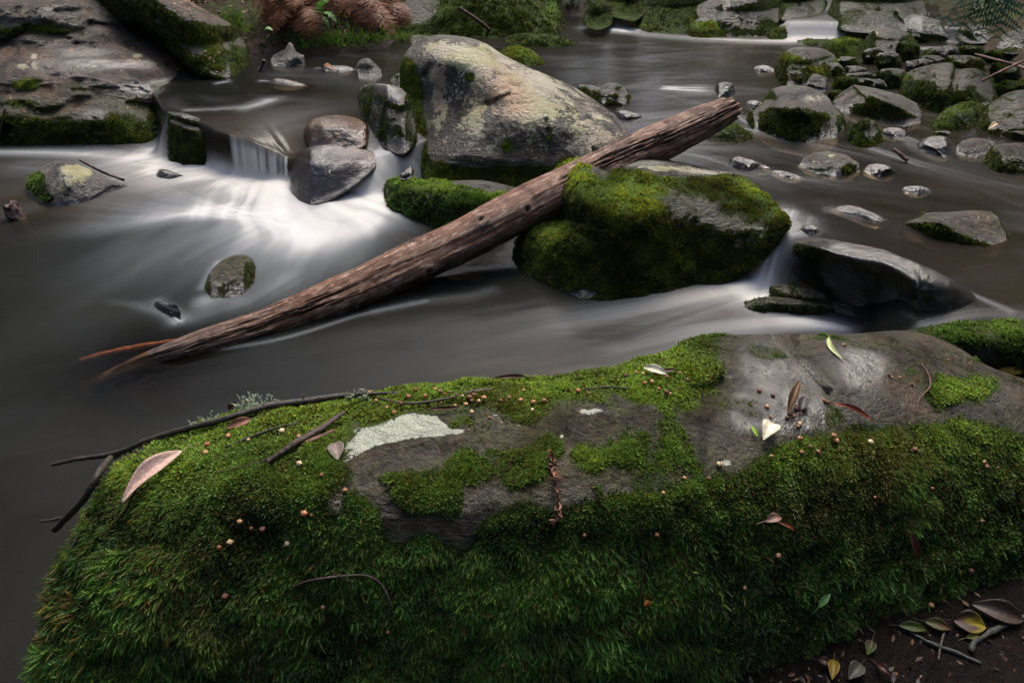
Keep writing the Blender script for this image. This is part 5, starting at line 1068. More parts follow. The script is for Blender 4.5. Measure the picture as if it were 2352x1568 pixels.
# ------------------------------------------------------------------ fallen log
def build_log():
    A = onz(370, 822, 0); B = ony(1668, 250, 3.55)
    C = [(200, 892, 22), (262, 868, 26), (330, 838, 27), (400, 812, 30), (480, 784, 35), (600, 750, 42), (720, 705, 47), (840, 655, 51), (960, 600, 54), (1080, 543, 55), (1180, 492, 53), (1260, 450, 50), (1340, 408, 47), (1430, 362, 45), (1510, 328, 46), (1580, 297, 45), (1640, 268, 42), (1672, 252, 40)]
    u = np.array([c[0] for c in C], float); v = np.array([c[1] for c in C]); rD = np.array([c[2] for c in C], float)
    tt = np.linspace(-.3, 1.05, 400); L = A+(B-A)*tt[:, None]
    dp = L[:, 1]*cp-(L[:, 2]-H)*sp; lu = (L[:, 0]/dp*FPX+512)/K
    y = np.interp(u, lu, L[:, 1]); y = np.where(u < 372, np.maximum(y, 2.06+.0003*(370-u)), y); P = ony(u, v, y)
    dep = P[:, 1]*cp-(P[:, 2]-H)*sp; R = rD*.875*K*dep/FPX
    s = np.r_[0, np.cumsum(np.linalg.norm(np.diff(P, axis=0), axis=1))]; n = 620; m = 150
    S = np.linspace(0, s[-1], n); Cc = np.stack([np.interp(S, s, P[:, i]) for i in range(3)], -1); Rr = np.interp(S, s, R)
    for _ in range(40): Cc[1:-1] = (Cc[:-2]+2*Cc[1:-1]+Cc[2:])/4; Rr[1:-1] = (Rr[:-2]+2*Rr[1:-1]+Rr[2:])/4
    T_ = unit(np.gradient(Cc, axis=0)); side = unit(np.cross(T_, [0, 0, 1.])); up = np.cross(side, T_)
    a = np.linspace(0, 2*math.pi, m, endpoint=False)+math.pi*1.5     # seam at the underside
    ca, sa = np.cos(a)[None, :, None], np.sin(a)[None, :, None]
    tw = S[:, None]*.25
    cyl = np.stack(np.broadcast_arrays(np.cos(a)[None]*1.0, np.sin(a)[None]*1.0, S[:, None]*1.0), -1)
    g1 = fbm(np.stack([cyl[..., 0]*5, cyl[..., 1]*5, cyl[..., 2]*1.6], -1), 4, 60, .6); g2 = fbm(np.stack([cyl[..., 0]*13, cyl[..., 1]*13, cyl[..., 2]*2.2], -1), 4, 61, .6)
    lump = fbm(np.stack([cyl[..., 0]*1.1, cyl[..., 1]*1.1, cyl[..., 2]*2.5], -1), 3, 62)
    peel = ss(.02, .10, fbm(np.stack([cyl[..., 0]*2.2, cyl[..., 1]*2.2, cyl[..., 2]*3.0], -1), 5, 63, .6))
    crack = np.clip(ss(.10, .03, np.abs(g1))*ss(.0, .3, fbm(cyl*np.array([1.5, 1.5, 2.]), 3, 66)), 0, 1)
    topf = np.clip(np.sin(a)[None]*1., -1, 1)
    r = Rr[:, None]*(1+.10*lump+.05*g1+.035*g2-.10*crack)+.0035*peel
    r = r*(1+.10*np.exp(-((S[:, None]-s[14])/.12)**2)*np.clip(-topf, 0, 1)*1.6)
    # knots
    for (sk, ak, sz) in ((s[9]+.05, 1.1, .035), (s[10]+.03, .5, .03), (s[16]+.02, 1.5, .03), (s[8], -.1, .03)):
        d = np.hypot(S[:, None]-sk, (np.angle(np.exp(1j*(a[None]-ak))))*Rr[:, None])
        r = r+.014*np.exp(-(d/sz)**2)-.018*np.exp(-(d/(sz*.42))**2); crack = np.maximum(crack, np.exp(-(d/(sz*.42))**2)*.9)
    Pt = Cc[:, None]+side[:, None]*ca*r[..., None]+up[:, None]*sa*r[..., None]
    # splintered upper end
    spl = fbm(np.stack([np.cos(a)*3.5, np.sin(a)*3.5, a*0], -1), 4, 67, .7); endl = .0+.07*(spl+.4*np.cos(a-.2))
    e = ss(S[-1]-.30, S[-1], S)[:, None]
    Pt = Pt+T_[:, None]*(e*endl[None])[..., None]
    Pt = Pt-(side[:, None]*ca+up[:, None]*sa)*(e**3*Rr[:, None]*(.12+.25*vnoise(np.stack([np.cos(a)*7, np.sin(a)*7, a*0], -1), 5)[None]))[..., None]
    rings = [Pt]; last = Pt[-1]; cen = last.mean(0)
    for k_, (q, dz) in enumerate(((.8, -.015), (.55, -.055), (.3, -.08), (.08, -.09))):
        rr = cen+(last-cen)*q; nn = fbm(np.stack([np.cos(a)*6*q, np.sin(a)*6*q, a*0+k_], -1), 3, 68)*.035
        rings.append((rr+T_[-1]*(dz+nn[:, None]))[None])
    Pt = np.vstack(rings); N_ = len(Pt)
    V = Pt.reshape(-1, 3); ii = np.arange(N_-1)[:, None]*m; jj = np.arange(m)[None]; j2 = (jj+1) % m
    q = np.stack(np.broadcast_arrays(ii+jj, ii+j2, ii+m+j2, ii+m+jj), -1).reshape(-1, 4)
    ex = N_-n
    pad = lambda A_: np.vstack([A_, np.repeat(A_[-1:], ex, 0)])
    gu = pad(np.broadcast_to(S[:, None], (n, m))*1.)*8; gv = pad(np.broadcast_to(np.abs(np.linspace(-1, 1, m))[None], (n, m))*1.)
    gv = gv*3.
    bare = pad(ss(s[6], s[2], S)[:, None]*np.ones((1, m))*.9+ss(s[11], s[13], S)[:, None]*.0)
    green = pad(np.clip(ss(.1, -.5, topf)*ss(s[4], s[7], S)[:, None]*ss(s[13], s[10], S)[:, None], 0, 1))
    me = mk_mesh('log', V, quads=q, mats=[M_LOG], attrs=dict(gu=gu.ravel(), gv=gv.ravel(), bare=bare.ravel(), green=green.ravel(), crack=pad(crack).ravel()))
    if np.sum(normals_of(me)[:m*n].reshape(n, m, 3)*(Pt[:n]-Cc[:, None])) < 0: me.flip_normals()
    o = link('fallen_log', me, 'long weathered reddish tree trunk lying diagonally across the stream, one end under water', 'log')
    return Cc, Rr, side, up, T_, S, s, o
LOGD = build_log()
def tube(path, radii, m=8, noise=.0, seed=0, sm=2):
    P = np.asarray(path, float); R = np.asarray(radii, float) if np.ndim(radii) else np.full(len(P), radii)
    s = np.r_[0, np.cumsum(np.linalg.norm(np.diff(P, axis=0), axis=1))]; n = max(6, int(s[-1]/.008)) if s[-1] < 3 else int(s[-1]/.03)
    S = np.linspace(0, s[-1], n); C = np.stack([np.interp(S, s, P[:, i]) for i in range(3)], -1); Rr = np.interp(S, s, R)
    for _ in range(sm*4):
        C[1:-1] = (C[:-2]+2*C[1:-1]+C[2:])/4
    T_ = unit(np.gradient(C, axis=0)); side = unit(np.cross(T_, [.13, .21, 1.])); up = np.cross(side, T_)
    a = np.linspace(0, 2*math.pi, m, endpoint=False)
    off = side[:, None]*np.cos(a)[None, :, None]+up[:, None]*np.sin(a)[None, :, None]
    V = C[:, None]+off*Rr[:, None, None]
    if noise: V = V+off*(fbm(V*60+seed, 3, seed)*noise)[..., None]*Rr[:, None, None]
    V = V.reshape(-1, 3); F = []
    for i in range(n-1):
        for j in range(m):
            a_, b_ = i*m+j, i*m+(j+1) % m; F.append((a_, b_, b_+m, a_+m))
    q = np.array(F); tr = np.vstack([q[:, [0, 1, 2]], q[:, [0, 2, 3]]])
    c0, c1 = len(V), len(V)+1; V = np.vstack([V, C[0], C[-1]])
    caps = [(c0, (j+1) % m, j) for j in range(m)]+[(c1, (n-1)*m+j, (n-1)*m+(j+1) % m) for j in range(m)]
    return V, np.vstack([tr, np.array(caps)])
def merge(parts):
    V, F, C_ = [], [], []; n = 0
    for v, f, c in parts:
        V.append(v); F.append(np.asarray(f)+n); C_.append(np.tile(c, (len(v), 1)) if np.ndim(c) == 1 else c); n += len(v)
    return np.vstack(V), np.vstack(F), np.vstack(C_)
def pin(u, v, lift=.006, recs=None, ground=False):
    if ground: return ground_hit(u, v)+np.array([0, 0, lift])
    h = hit(u, v, recs)
    if h is None: return None
    return h[0]+h[1]*lift
def obj_from(name, V, F, C_, mat, label, cat, group=None, smooth=True, parent=None, org=None):
    org = V.mean(0) if org is None else org
    o = link(name, mk_mesh(name, V-org, tris=F, mats=[mat], smooth=smooth, col=C_), label, cat, group, parent=parent)
    o.location = org
    return o
# leaf: blade between base and tip given by two points, normal n
def leaf_mesh(p0, p1, n, width, col, curl=.25, bend=.1, asym=0., seed=0, tipc=None, fold=.3, shape=.9):
    r = np.random.default_rng(seed); nl, nw = 22, 9
    ax = p1-p0; L = np.linalg.norm(ax); ax = ax/L; n = unit(n-ax*np.dot(n, ax)); sd = np.cross(n, ax)
    V, C_ = [], []
    for i in range(nl+1):
        f = i/nl; w = width/2*(math.sin(math.pi*min(1, f**shape*1.0))**.85)*(1-.25*f)+width*.012
        c = p0+ax*L*f+n*(math.sin(math.pi*f)*bend*L)+sd*asym*L*math.sin(math.pi*f)
        for j in range(nw+1):
            g = j/nw*2-1; wr = .03*L*math.sin(f*9+g*2+seed)*abs(g)
            V.append(c+sd*w*g+n*(abs(g)*fold*w+curl*w*g*g+wr*.35))
            k_ = .75+.35*r.random(); cc = np.array(col)*k_
            if tipc is not None:
                q = ss(.35, .7, f+.25*math.sin(g*5+seed)); cc = cc*(1-q)+np.array(tipc)*k_*q
            if abs(g) < .12: cc = cc*1.25
            C_.append(cc)
    V = np.array(V); C_ = np.array(C_); F = []
    for i in range(nl):
        for j in range(nw):
            a = i*(nw+1)+j; F += [(a, a+1, a+nw+2), (a, a+nw+2, a+nw+1)]
    F = np.array(F); nV = len(V)
    # give the blade a thickness
    V2 = V-n*.0007; F2 = F[:, ::-1]+nV; rim = [i*(nw+1) for i in range(nl+1)]+[nl*(nw+1)+j for j in range(1, nw+1)]+[i*(nw+1)+nw for i in range(nl-1, -1, -1)]+[j for j in range(nw-1, 0, -1)]
    Fr = []
    for a, b in zip(rim, rim[1:]+rim[:1]): Fr += [(a, b, b+nV), (a, b+nV, a+nV)]
    return np.vstack([V, V2]), np.vstack([F, F2, np.array(Fr)]), np.vstack([C_, C_*.9])
def add_leaf(label, a, b, wD, col, lift=.008, lift2=None, stalk=True, ground=False, recs=None, name='fallen_leaf', nrm=None, **kw):
    p0, p1 = pin(*a, lift, recs, ground), pin(*b, lift if lift2 is None else lift2, recs, ground)
    if p0 is None or p1 is None:
        h = pin(*a, lift, recs, ground) if p0 is not None else pin(*b, lift, recs, ground)
        if h is None: return print('no hit', label)
        if p0 is None: p0 = ony(a[0], a[1], h[1])
        if p1 is None: p1 = ony(b[0], b[1], h[1])
    mid = (p0+p1)/2; dist = np.linalg.norm(mid-np.array([0, 0, H])); w = wD*K*dist/FPX
    view = unit(np.array([0, 0, H])-mid)
    nn = unit(np.array([0, 0, 1.])*.6+view*.9) if nrm is None else unit(np.array(nrm, float)+view*.3)
    V, F, C_ = leaf_mesh(p0, p1, nn, w, col, **kw); parts = [(V, F, C_)]
    if stalk:
        ax = unit(p0-p1); tv, tf = tube([p0-ax*.004, p0+ax*.010, p0+ax*.022+np.array([0, 0, -.003])], [.0011, .0010, .0009], 5); parts.append((tv, tf, np.array(col)*.6))
    V, F, C_ = merge(parts)
    return obj_from(name, V, F, C_, M_LEAF, label, 'leaf', org=p0)
def twig(label, paths, col=(.06, .042, .03), name='twig', lift=.010, ground=False, cat='twig', recs=None, noise=.25, m=8):
    """paths: list of [(u, v, radius_in_picture_units, lift)...]; a point may carry a 5th value: hanging free at the depth of the previous point"""
    parts = []; d0 = None
    for pth in paths:
        P, R = [], []; lasty = None
        for q in pth:
            p = None if len(q) > 4 else pin(q[0], q[1], q[3] if len(q) > 3 else lift, recs, ground)
            if p is None: p = ony(q[0], q[1], (lasty if lasty is not None else 1.2)+(q[4] if len(q) > 4 else 0))
            lasty = p[1]; P.append(p); R.append(q[2]*.74*K*np.linalg.norm(p-np.array([0, 0, H]))/FPX)
        v, f = tube(P, R, m, noise, len(parts)+3); 
        c = np.array(col)*(.7+.6*vnoise(v*45, 3))[:, None]
        parts.append((v, f, c)); d0 = P[0] if d0 is None else d0
    V, F, C_ = merge(parts)
    return obj_from(name, V, F, C_, M_BARK, label, cat, org=d0)
NR = [NEAR]
# ------------------------------------------------------------------ what lies on the foreground boulder
BR = (.030, .023, .017)
twig('long crooked dark branch along the rim of the foreground boulder, forking over the water',
     [[(120, 1066, 5, .0, .0), (180, 1052, 6, 0, .0), (240, 1046, 7, 0, 0), (285, 1034, 8, .012), (330, 1014, 9, .014), (420, 998, 9, .014), (500, 980, 9, .014), (560, 962, 10, .016), (620, 945, 11, .016), (700, 934, 11, .014), (790, 918, 9, .012), (860, 912, 6, .010), (930, 908, 4, .008)],
      [(285, 1034, 9, .014), (255, 1050, 9, .02), (225, 1085, 9, 0, -.16), (212, 1115, 9, 0, -.02), (190, 1150, 9, 0, -.01), (155, 1185, 9, 0, 0), (125, 1216, 8, 0, 0)],
      [(158, 1184, 5, 0, -.17), (120, 1194, 4, 0, 0), (92, 1196, 3, 0, 0)],
      [(235, 1075, 5, .02), (222, 1120, 4, .02), (218, 1160, 4, .02), (200, 1230, 4, .02), (175, 1290, 4, .02), (165, 1330, 3, .015)],
      [(292, 1034, 4, .015), (315, 1042, 3, .012), (322, 1062, 3, .01)]], BR, name='branch', cat='branch', recs=NR)
twig('thin black twig lying in the moss left of the dark bark strip', [[(520, 1036, 3), (560, 1018, 4), (600, 1003, 4), (650, 985, 3), (690, 980, 2)]], (.02, .016, .015), recs=NR)
twig('thin twig in moss running down left from the bark strip', [[(500, 1092, 3), (560, 1080, 3), (620, 1062, 3), (650, 1048, 2)]], (.03, .02, .016), recs=NR)
twig('brown twig beside the big tan leaf, stuck upright in moss', [[(275, 1200, 3), (310, 1165, 4, .015), (325, 1140, 3, .02), (345, 1120, 2, .025)]], (.07, .045, .028), recs=NR)
twig('long curved thin twig arching over the dark moss, left of centre', [[(650, 1376, 2.5), (690, 1335, 3, .02), (760, 1312, 3.5, .025), (840, 1300, 3.5, .025), (880, 1325, 3, .022), (898, 1370, 3, .02), (892, 1430, 2, .012)]], (.06, .04, .035), recs=NR)
twig('fine curved stem on the bare right shoulder of the foreground boulder', [[(2110, 840, 2), (2130, 865, 2.5), (2132, 895, 2.5), (2108, 915, 2), (2100, 925, 1.5), (2100, 950, 1.5)]], (.08, .03, .02), recs=NR)
twig('short stub of dark twig near the hump of orange seeds', [[(1340, 902, 2.5), (1390, 895, 3), (1450, 900, 2)]], (.04, .03, .022), recs=NR)
twig('slender twig across the seed strewn top moss', [[(870, 922, 3), (940, 936, 4), (1000, 928, 4), (1050, 918, 3)]], (.045, .032, .024), recs=NR)
twig('tiny upright reddish twig at the far edge of the top moss', [[(705, 932, 2, .005), (700, 918, 2, .02), (694, 905, 1.5, 0, 0)]], (.12, .05, .03), recs=NR)
def strip(label, pts, col, name='bark_strip', wD=14, th=.4):
    P = [pin(u, v, l, NR) for u, v, l in pts]; P = [p for p in P if p is not None]
    P = np.array(P); s = np.r_[0, np.cumsum(np.linalg.norm(np.diff(P, axis=0), axis=1))]; n = 40; S = np.linspace(0, s[-1], n)
    C = np.stack([np.interp(S, s, P[:, i]) for i in range(3)], -1); T_ = unit(np.gradient(C, axis=0)); sd = unit(np.cross(T_, [0, 0, 1.])); up = np.cross(sd, T_)
    w = wD*K*np.linalg.norm(C-np.array([0, 0, H]), axis=1)/FPX*np.sin(np.pi*np.linspace(.06, .97, n))**.45/2
    m = 12; a = np.linspace(math.pi*.05, math.pi*.95, m); outer = C[:, None]+sd[:, None]*np.cos(a)[None, :, None]*w[:, None, None]+up[:, None]*(np.sin(a)[None, :, None]*w[:, None, None]*.8)
    outer = outer+(up[:, None]*(fbm(outer*90, 3, 4)*.0015)[..., None]); inner = outer-up[:, None]*.002-sd[:, None]*(np.cos(a)*.0015)[None, :, None]
    V = np.concatenate([outer, inner[:, ::-1]], 1).reshape(-1, 3); M = 2*m; F = []
    for i in range(n-1):
        for j in range(M):
            q = [i*M+j, i*M+(j+1) % M, (i+1)*M+(j+1) % M, (i+1)*M+j]; F += [(q[0], q[1], q[2]), (q[0], q[2], q[3])]
    C_ = np.array(col)*(.5+1.*vnoise(V*np.array([60, 60, 60]), 7))[:, None]
    return obj_from(name, V, np.array(F), C_, M_BARK, label, 'bark', org=P[0])
strip('dark curled strip of bark lying aslant in the moss beside the white lichen patch', [(618, 1068, .01), (680, 1032, .016), (740, 1000, .018), (795, 962, .02)], (.030, .014, .010), wD=17)
strip('reddish splinter of bark lying just below the dark curled strip', [(655, 1040, .006), (720, 1018, .01), (770, 995, .01)], (.09, .035, .025), wD=12)
strip('small brown bark sliver on the seed strewn moss', [(1070, 908, .008), (1100, 905, .01), (1132, 900, .008)], (.05, .022, .015), wD=10)
LF = [  # label, base, tip, width, colour, options
    ('large pale pinkish tan leaf on the left shoulder moss', (432, 1052), (308, 1162), 46, (.62, .42, .33), dict(asym=-.05, curl=.25, bend=.05, lift=.022, lift2=.03, nrm=(-.2, -.2, 1))),
    ('curled brown and yellow leaf standing on the far rim of the foreground boulder', (1088, 850), (1158, 866), 26, (.13, .05, .015), dict(bend=.10, lift=.02, lift2=.03, tipc=(.12, .09, .01), fold=.8)),
    ('thin dark brown leaf lying right of the curled rim leaf', (1210, 873), (1130, 868), 12, (.09, .035, .015), dict(bend=.05, lift=.01, fold=.6)),
    ('small cream leaf on the top moss at the foot of the bright hump', (1530, 872), (1478, 858), 22, (.62, .58, .44), dict(bend=.1, lift=.018, stalk=False)),
    ('small dark leaf next to the cream one on the top moss', (1500, 866), (1556, 858), 12, (.08, .035, .02), dict(bend=.1, lift=.012)),
    ('cream triangular leaf on wet rock below the orange seeds', (1772, 975), (1745, 1015), 40, (.66, .60, .42), dict(bend=.15, lift=.008, lift2=.015, fold=.2, shape=.7)),
    ('bright yellow green narrow leaf left of the cream triangular leaf', (1738, 1006), (1722, 980), 10, (.22, .36, .03), dict(bend=.05, stalk=False)),
    ('slender pale green leaf on the wet slope near the far edge', (1902, 778), (1936, 832), 11, (.36, .42, .18), dict(bend=.04, asym=-.1)),
    ('narrow rusty red leaf on bare rock beside the right moss', (1905, 930), (2006, 978), 10, (.26, .045, .02), dict(bend=.05, asym=.1, fold=.5)),
    ('upright brown folded leaf among orange seeds on the wet hollow', (1806, 950), (1824, 906), 22, (.10, .055, .02), dict(bend=.1, lift2=.04, fold=.9)),
    ('dark purple brown leaf flat behind the upright folded leaf', (1836, 945), (1846, 915), 26, (.035, .025, .03), dict(bend=.02)),
    ('dull brown round leaf at the left end of the white lichen', (770, 1022), (778, 1062), 40, (.16, .12, .10), dict(bend=.06, fold=.1)),
    ('reddish brown leaf scrap under the long branch', (580, 968), (520, 990), 22, (.22, .09, .05), dict(bend=.05)),
    ('dark brown curved leaf on the moss right of the bark strips', (980, 948), (1066, 942), 10, (.08, .025, .015), dict(bend=.04, fold=.6)),
    ('dark red leaf poking up behind the branch at the left rim', (530, 950), (545, 920), 14, (.10, .03, .02), dict(bend=.1, lift2=.03, fold=.5)),
    ('orange curled leaf hanging in the dark moss at lower centre', (1462, 1358), (1486, 1382), 16, (.42, .10, .02), dict(bend=.35, lift=.03, lift2=.03, fold=.5)),
    ('dusky pink curled leaf on the moss, right of centre', (1735, 1182), (1778, 1176), 22, (.20, .11, .08), dict(bend=.2, lift=.03, lift2=.03)),
    ('thin rust leaf under the dusky pink curled leaf', (1768, 1184), (1812, 1208), 8, (.20, .05, .02), dict(bend=.2, lift=.025, lift2=.025)),
    ('shrivelled brown leaf hanging in the moss far right', (2066, 1210), (2082, 1272), 16, (.16, .06, .03), dict(bend=.05, lift=.03, lift2=.03, fold=.7)),
    ('small bright green leaf low in the right moss', (1860, 1376), (1888, 1348), 14, (.05, .14, .03), dict(bend=.05, lift=.03, lift2=.03)),
    ('thin dark leaf dangling past the left end of the boulder', (110, 1362), (42, 1402), 14, (.02, .022, .014), dict(bend=.05, lift=.03, nrm=(0, 0, 1))),
    ('yellow brown sliver of leaf in the dark centre moss', (1395, 1462), (1384, 1500), 8, (.22, .14, .02), dict(bend=.05, lift=.03, lift2=.03)),
]
for i, (lb, a, b, w, c, kw) in enumerate(LF): add_leaf(lb, a, b, w, c, recs=NR, seed=i, **kw)
# dry seed spike hanging over the bare strip
def seed_spike():
    r = np.random.default_rng(4); parts = []; P = [pin(u, v, .012, NR) for u, v in ((1266, 1048), (1268, 1085), (1276, 1120), (1282, 1150), (1274, 1190))]
    v, f = tube(P, .002, 6); parts.append((v, f, np.array([.08, .03, .02])))
    P = np.array(P); s = np.linspace(0, 1, len(P))
    for i in range(46):
        q = r.beta(.7, .7); c = np.array([np.interp(q, s, P[:, k_]) for k_ in range(3)]); d = unit(r.normal(size=3)+np.array([0, -.8, .4])); 
        v, f, cc = leaf_mesh(c, c+d*.016, unit(r.normal(size=3)), .007, (.28, .13, .08), seed=i, fold=.8); parts.append((v, f, cc))
    V, F, C_ = merge(parts); obj_from('seed_spike', V, F, C_, M_LEAF, 'dry brown bottlebrush-like seed spike dangling over the bare stone strip', 'seed spike', org=P[0])
seed_spike()
# seeds
SEEDS = [(556,1194),(583,1208),(611,1212),(533,1240),(668,1239),(512,1254),(702,1175),(717,1177),(399,1165),(692,1072),(741,1095),(792,1127),(950,1130),(480,1048),(575,1018),(650,1001),(692,1012),(478,1032),(532,1010),(662,1008),(455,1032),(565,1300),(524,1358),(742,1394),(812,1356),(765,1328),
 (890,945),(905,948),(922,936),(940,920),(852,912),(866,930),(1000,902),(1012,908),(1020,914),(1032,910),(1048,916),(1062,918),(1078,922),(1086,930),(1100,928),(1112,924),(955,905),(968,912),(978,920),(1092,912),(1120,935),(1135,925),(1150,930),(1168,922),(1180,938),(1196,930),(1212,922),(1226,934),(1070,938),(1045,940),(1015,935),(988,942),(960,940),(1082,956),(1162,944),(1125,960),(1218,948),(1270,942),(1305,935),(1202,906),(1178,904),(1160,912),(1250,930),(1288,912),(1330,905),(1350,912),(1372,868),
 (1440,872),(1462,864),(1478,866),(1492,878),(1530,872),(1500,886),(1575,880),(1604,878),(1560,864),(1585,856),(1512,902),(1525,906),(1535,910),(1556,898),(1480,890),
 (1936,792),(2178,827),(2042,862),(2048,866),(2066,866),(2094,884),(1746,898),(1776,910),(1784,911),(1725,930),(1760,932),(1892,922),(1900,926),(1770,957),(1826,940),(1812,950),(1820,955),(1838,948),(1832,980),(1835,970),(1808,960),(1652,1068),(1624,1100),(1572,1096),(1604,1128),(1830,1012),(1855,1032),(1870,1038),(1918,1014),(1930,1018),(1990,1020),(2008,1040),(2090,1034),(1835,1045),(1765,1052),(1908,1004),(1972,1076),(2252,1060),(2256,1072),(2282,1075),(2272,1130),(2245,1193),(2218,1305),(2190,1150),(2130,1120),(1700,1345),(1780,1272),(1535,1240),(1540,1330),(1400,1290),(1338,1220),(1090,1302),(1310,1395),(1405,1432),(1480,1420),(1318,1440),(1246,1358),(860,1236),(920,1300),(1010,1260),(890,1440),(1500,1220),(1520,1135),(2000,1140),(2128,1386),(2140,1392)]
def seed_mesh(seed, col):
    r = np.random.default_rng(seed); n, m = 8, 10; V, F = [], []
    for i in range(n+1):
        t = math.pi*i/n
        for j in range(m):
            a = 2*math.pi*j/m; q = 1+.22*math.sin(a*5+seed)*math.sin(t)+r.normal()*.06; V.append([math.sin(t)*math.cos(a)*q, math.sin(t)*math.sin(a)*q, math.cos(t)*(.85+.1*r.random())+.6])
    for i in range(n):
        for j in range(m):
            a_, b_ = i*m+j, i*m+(j+1) % m; F += [(a_, b_, b_+m), (a_, b_+m, a_+m)]
    v, f = tube([[0, 0, 1.3], [.2, .1, 1.7], [.5, .2, 2.]], [.12, .1, .07], 5)
    V, F, C_ = merge([(np.array(V), np.array(F), np.array(col)), (v, f, np.array(col)*.6)])
    C_ = C_*(.75+.5*vnoise(V*3, seed))[:, None]
    return mk_mesh('seed', V, tris=F, mats=[M_SEED], col=C_)
KINDS_ = [('rusty orange seed capsule scattered on the moss and stone of the foreground boulder', [seed_mesh(i, c) for i, c in enumerate(((.36, .13, .055), (.46, .21, .10), (.22, .08, .04), (.30, .16, .07), (.14, .06, .035), (.50, .26, .12)))]),
          ('pale cream seed capsule scattered among the orange ones on the foreground boulder', [seed_mesh(7, (.68, .52, .30)), seed_mesh(8, (.62, .42, .22))])]
pale = {(399,1165),(533,1240),(668,1239),(1162,944),(1218,948),(1082,956),(692,1072),(1604,878),(1652,1068),(1990,1020),(1100,928),(1062,918),(575,1018),(1835,970),(1405,1432),(1135,925),(650,1001),(1972,1076)}
sr = np.random.default_rng(6)
for (u, v) in SEEDS:
    h = hit(u, v, NR)
    if h is None or sr.random() < .22: continue
    k_ = 1 if (u, v) in pale else 0; lb, ms = KINDS_[k_]
    mossy = 0.010 if polydist(bare1, np.array([float(u)]), np.array([float(v)]))[0] < 0 else 0.0
    s_ = (.0047 if v < 1000 else .0050)*sr.uniform(.65, 1.3)*(1.1 if v > 1150 else 1)
    o = link('seed_capsule', ms[sr.integers(len(ms))], lb, 'seed', 'seed capsules strewn over the foreground boulder' if not k_ else 'pale seed capsules on the foreground boulder')
    o.location = h[0]+h[1]*mossy; o.scale = (s_,)*3
    o.rotation_euler = Vector(h[1]+sr.normal(size=3)*.6).to_track_quat('Z', 'Y').to_euler()
# pale bushy lichen sprigs on the rim
def lichen_sprig(label, u, v, n, L, seed):
    r = np.random.default_rng(seed); p0 = pin(u, v, 0, NR)
    if p0 is None: return
    parts = []
    for i in range(n):
        b = p0+np.array([r.normal()*L*.7, r.normal()*.008, 0]); d = unit(np.array([r.normal()*.6, r.normal()*.5, 1.])); q = b
        for k_ in range(4):
            nx_ = q+d*L*.28*r.uniform(.8, 1.2); parts.append((*tube([q, (q+nx_)/2, nx_], [.0012, .001, .0007], 4, sm=0), np.array([.34, .42, .26])*r.uniform(.7, 1.2)))
            for _ in range(2):
                d2 = unit(d+r.normal(size=3)*.8); parts.append((*tube([nx_, nx_+d2*L*.08, nx_+d2*L*.17], [.0009, .0008, .0005], 4, sm=0), np.array([.42, .50, .34])*r.uniform(.7, 1.2)))
            d = unit(d+r.normal(size=3)*.3); q = nx_
    V, F, C_ = merge(parts); obj_from('lichen_tuft', V, F, C_, M_LEAF, label, 'lichen', org=p0)
lichen_sprig('frosty pale green lichen tuft, tallest one on the far rim left of the branch bend', 590, 942, 34, .034, 1)
lichen_sprig('pale green lichen tuft beside the leaf poking up at the left rim', 485, 972, 22, .022, 2)
lichen_sprig('frosty lichen tuft further right behind the thin end of the branch', 830, 916, 26, .020, 3)
lichen_sprig('small frosty lichen tuft at the left rim above the branch', 385, 1004, 18, .016, 4)
# ------------------------------------------------------------------ ferns, grasses, bank moss, litter, sticks
def frond(p0, d0, L, seed, col, npin=15, wid=.30, droop=.8, curl=0.):
    """one fern frond: arching rachis with toothed leaflets"""
    r = np.random.default_rng(seed); parts = []; P = [np.array(p0, float)]; d = unit(np.array(d0, float)); n = npin
    for i in range(n):
        d = unit(d+np.array([0, 0, -droop/n])+r.normal(size=3)*.02); P.append(P[-1]+d*L/n)
    P = np.array(P); v, f = tube(P, np.linspace(.0035, .001, len(P))*max(.6, L/.6), 5, sm=0); parts.append((v, f, np.array(col)*.7))
    T_ = unit(np.gradient(P, axis=0)); sd = unit(np.cross(T_, [0, 0, 1.])+1e-6); up = np.cross(sd, T_)
    V, F, C_ = [], [], []
    for i in range(1, n+1):
        f_ = i/n; w = L*wid*math.sin(math.pi*min(1, .18+f_*.82))**.8*r.uniform(.85, 1.1)
        for s_ in (1, -1):
            ax = unit(sd[i]*s_+T_[i]*.45-up[i]*(curl+.15*r.random())+r.normal(size=3)*.08); m = 7; c = np.array(col)*r.uniform(.6, 1.3)
            for k_ in range(m):
                a = P[i]+ax*w*k_/m; wl_ = w*.20*(1-k_/m)+.002
                for q in (1, -1):
                    t_ = unit(T_[i]*q+ax*.35); i0 = len(V); V += [a, a+ax*w/m*.95, a+t_*wl_+ax*w/m*.5-up[i]*r.uniform(-.1, .35)*wl_]; F.append((i0, i0+1, i0+2)); C_ += [c*.9, c*.9, c*1.15]
    parts.append((np.array(V), np.array(F), np.array(C_))); return merge(parts)
def fern(label, u, v, y, fr, col, cat='fern', name='fern', group=None, z=None, **kw):
    """fr: list of (dx, dy, dz, length)"""
    gh = ground_hit(u, max(v, -60)); o0 = ony(u, v, min(y, gh[1]-.08)) if kw.pop('free', False) else gh+np.array([0, -.06, .10])
    root = link(name, None, label, cat, group); root.location = o0
    for i, (dx, dy, dz, L) in enumerate(fr):
        V, F, C_ = frond(np.zeros(3), (dx, dy, dz), L, i*3+int(u), col, **kw)
        link('frond', mk_mesh('frond', V, tris=F, mats=[M_FERN], smooth=False, col=C_), parent=root)
    return root
r_ = np.random.default_rng(21)
RUST, RUST2 = (.17, .048, .012), (.22, .075, .022); GRN, GRN2 = (.045, .13, .022), (.014, .045, .018)
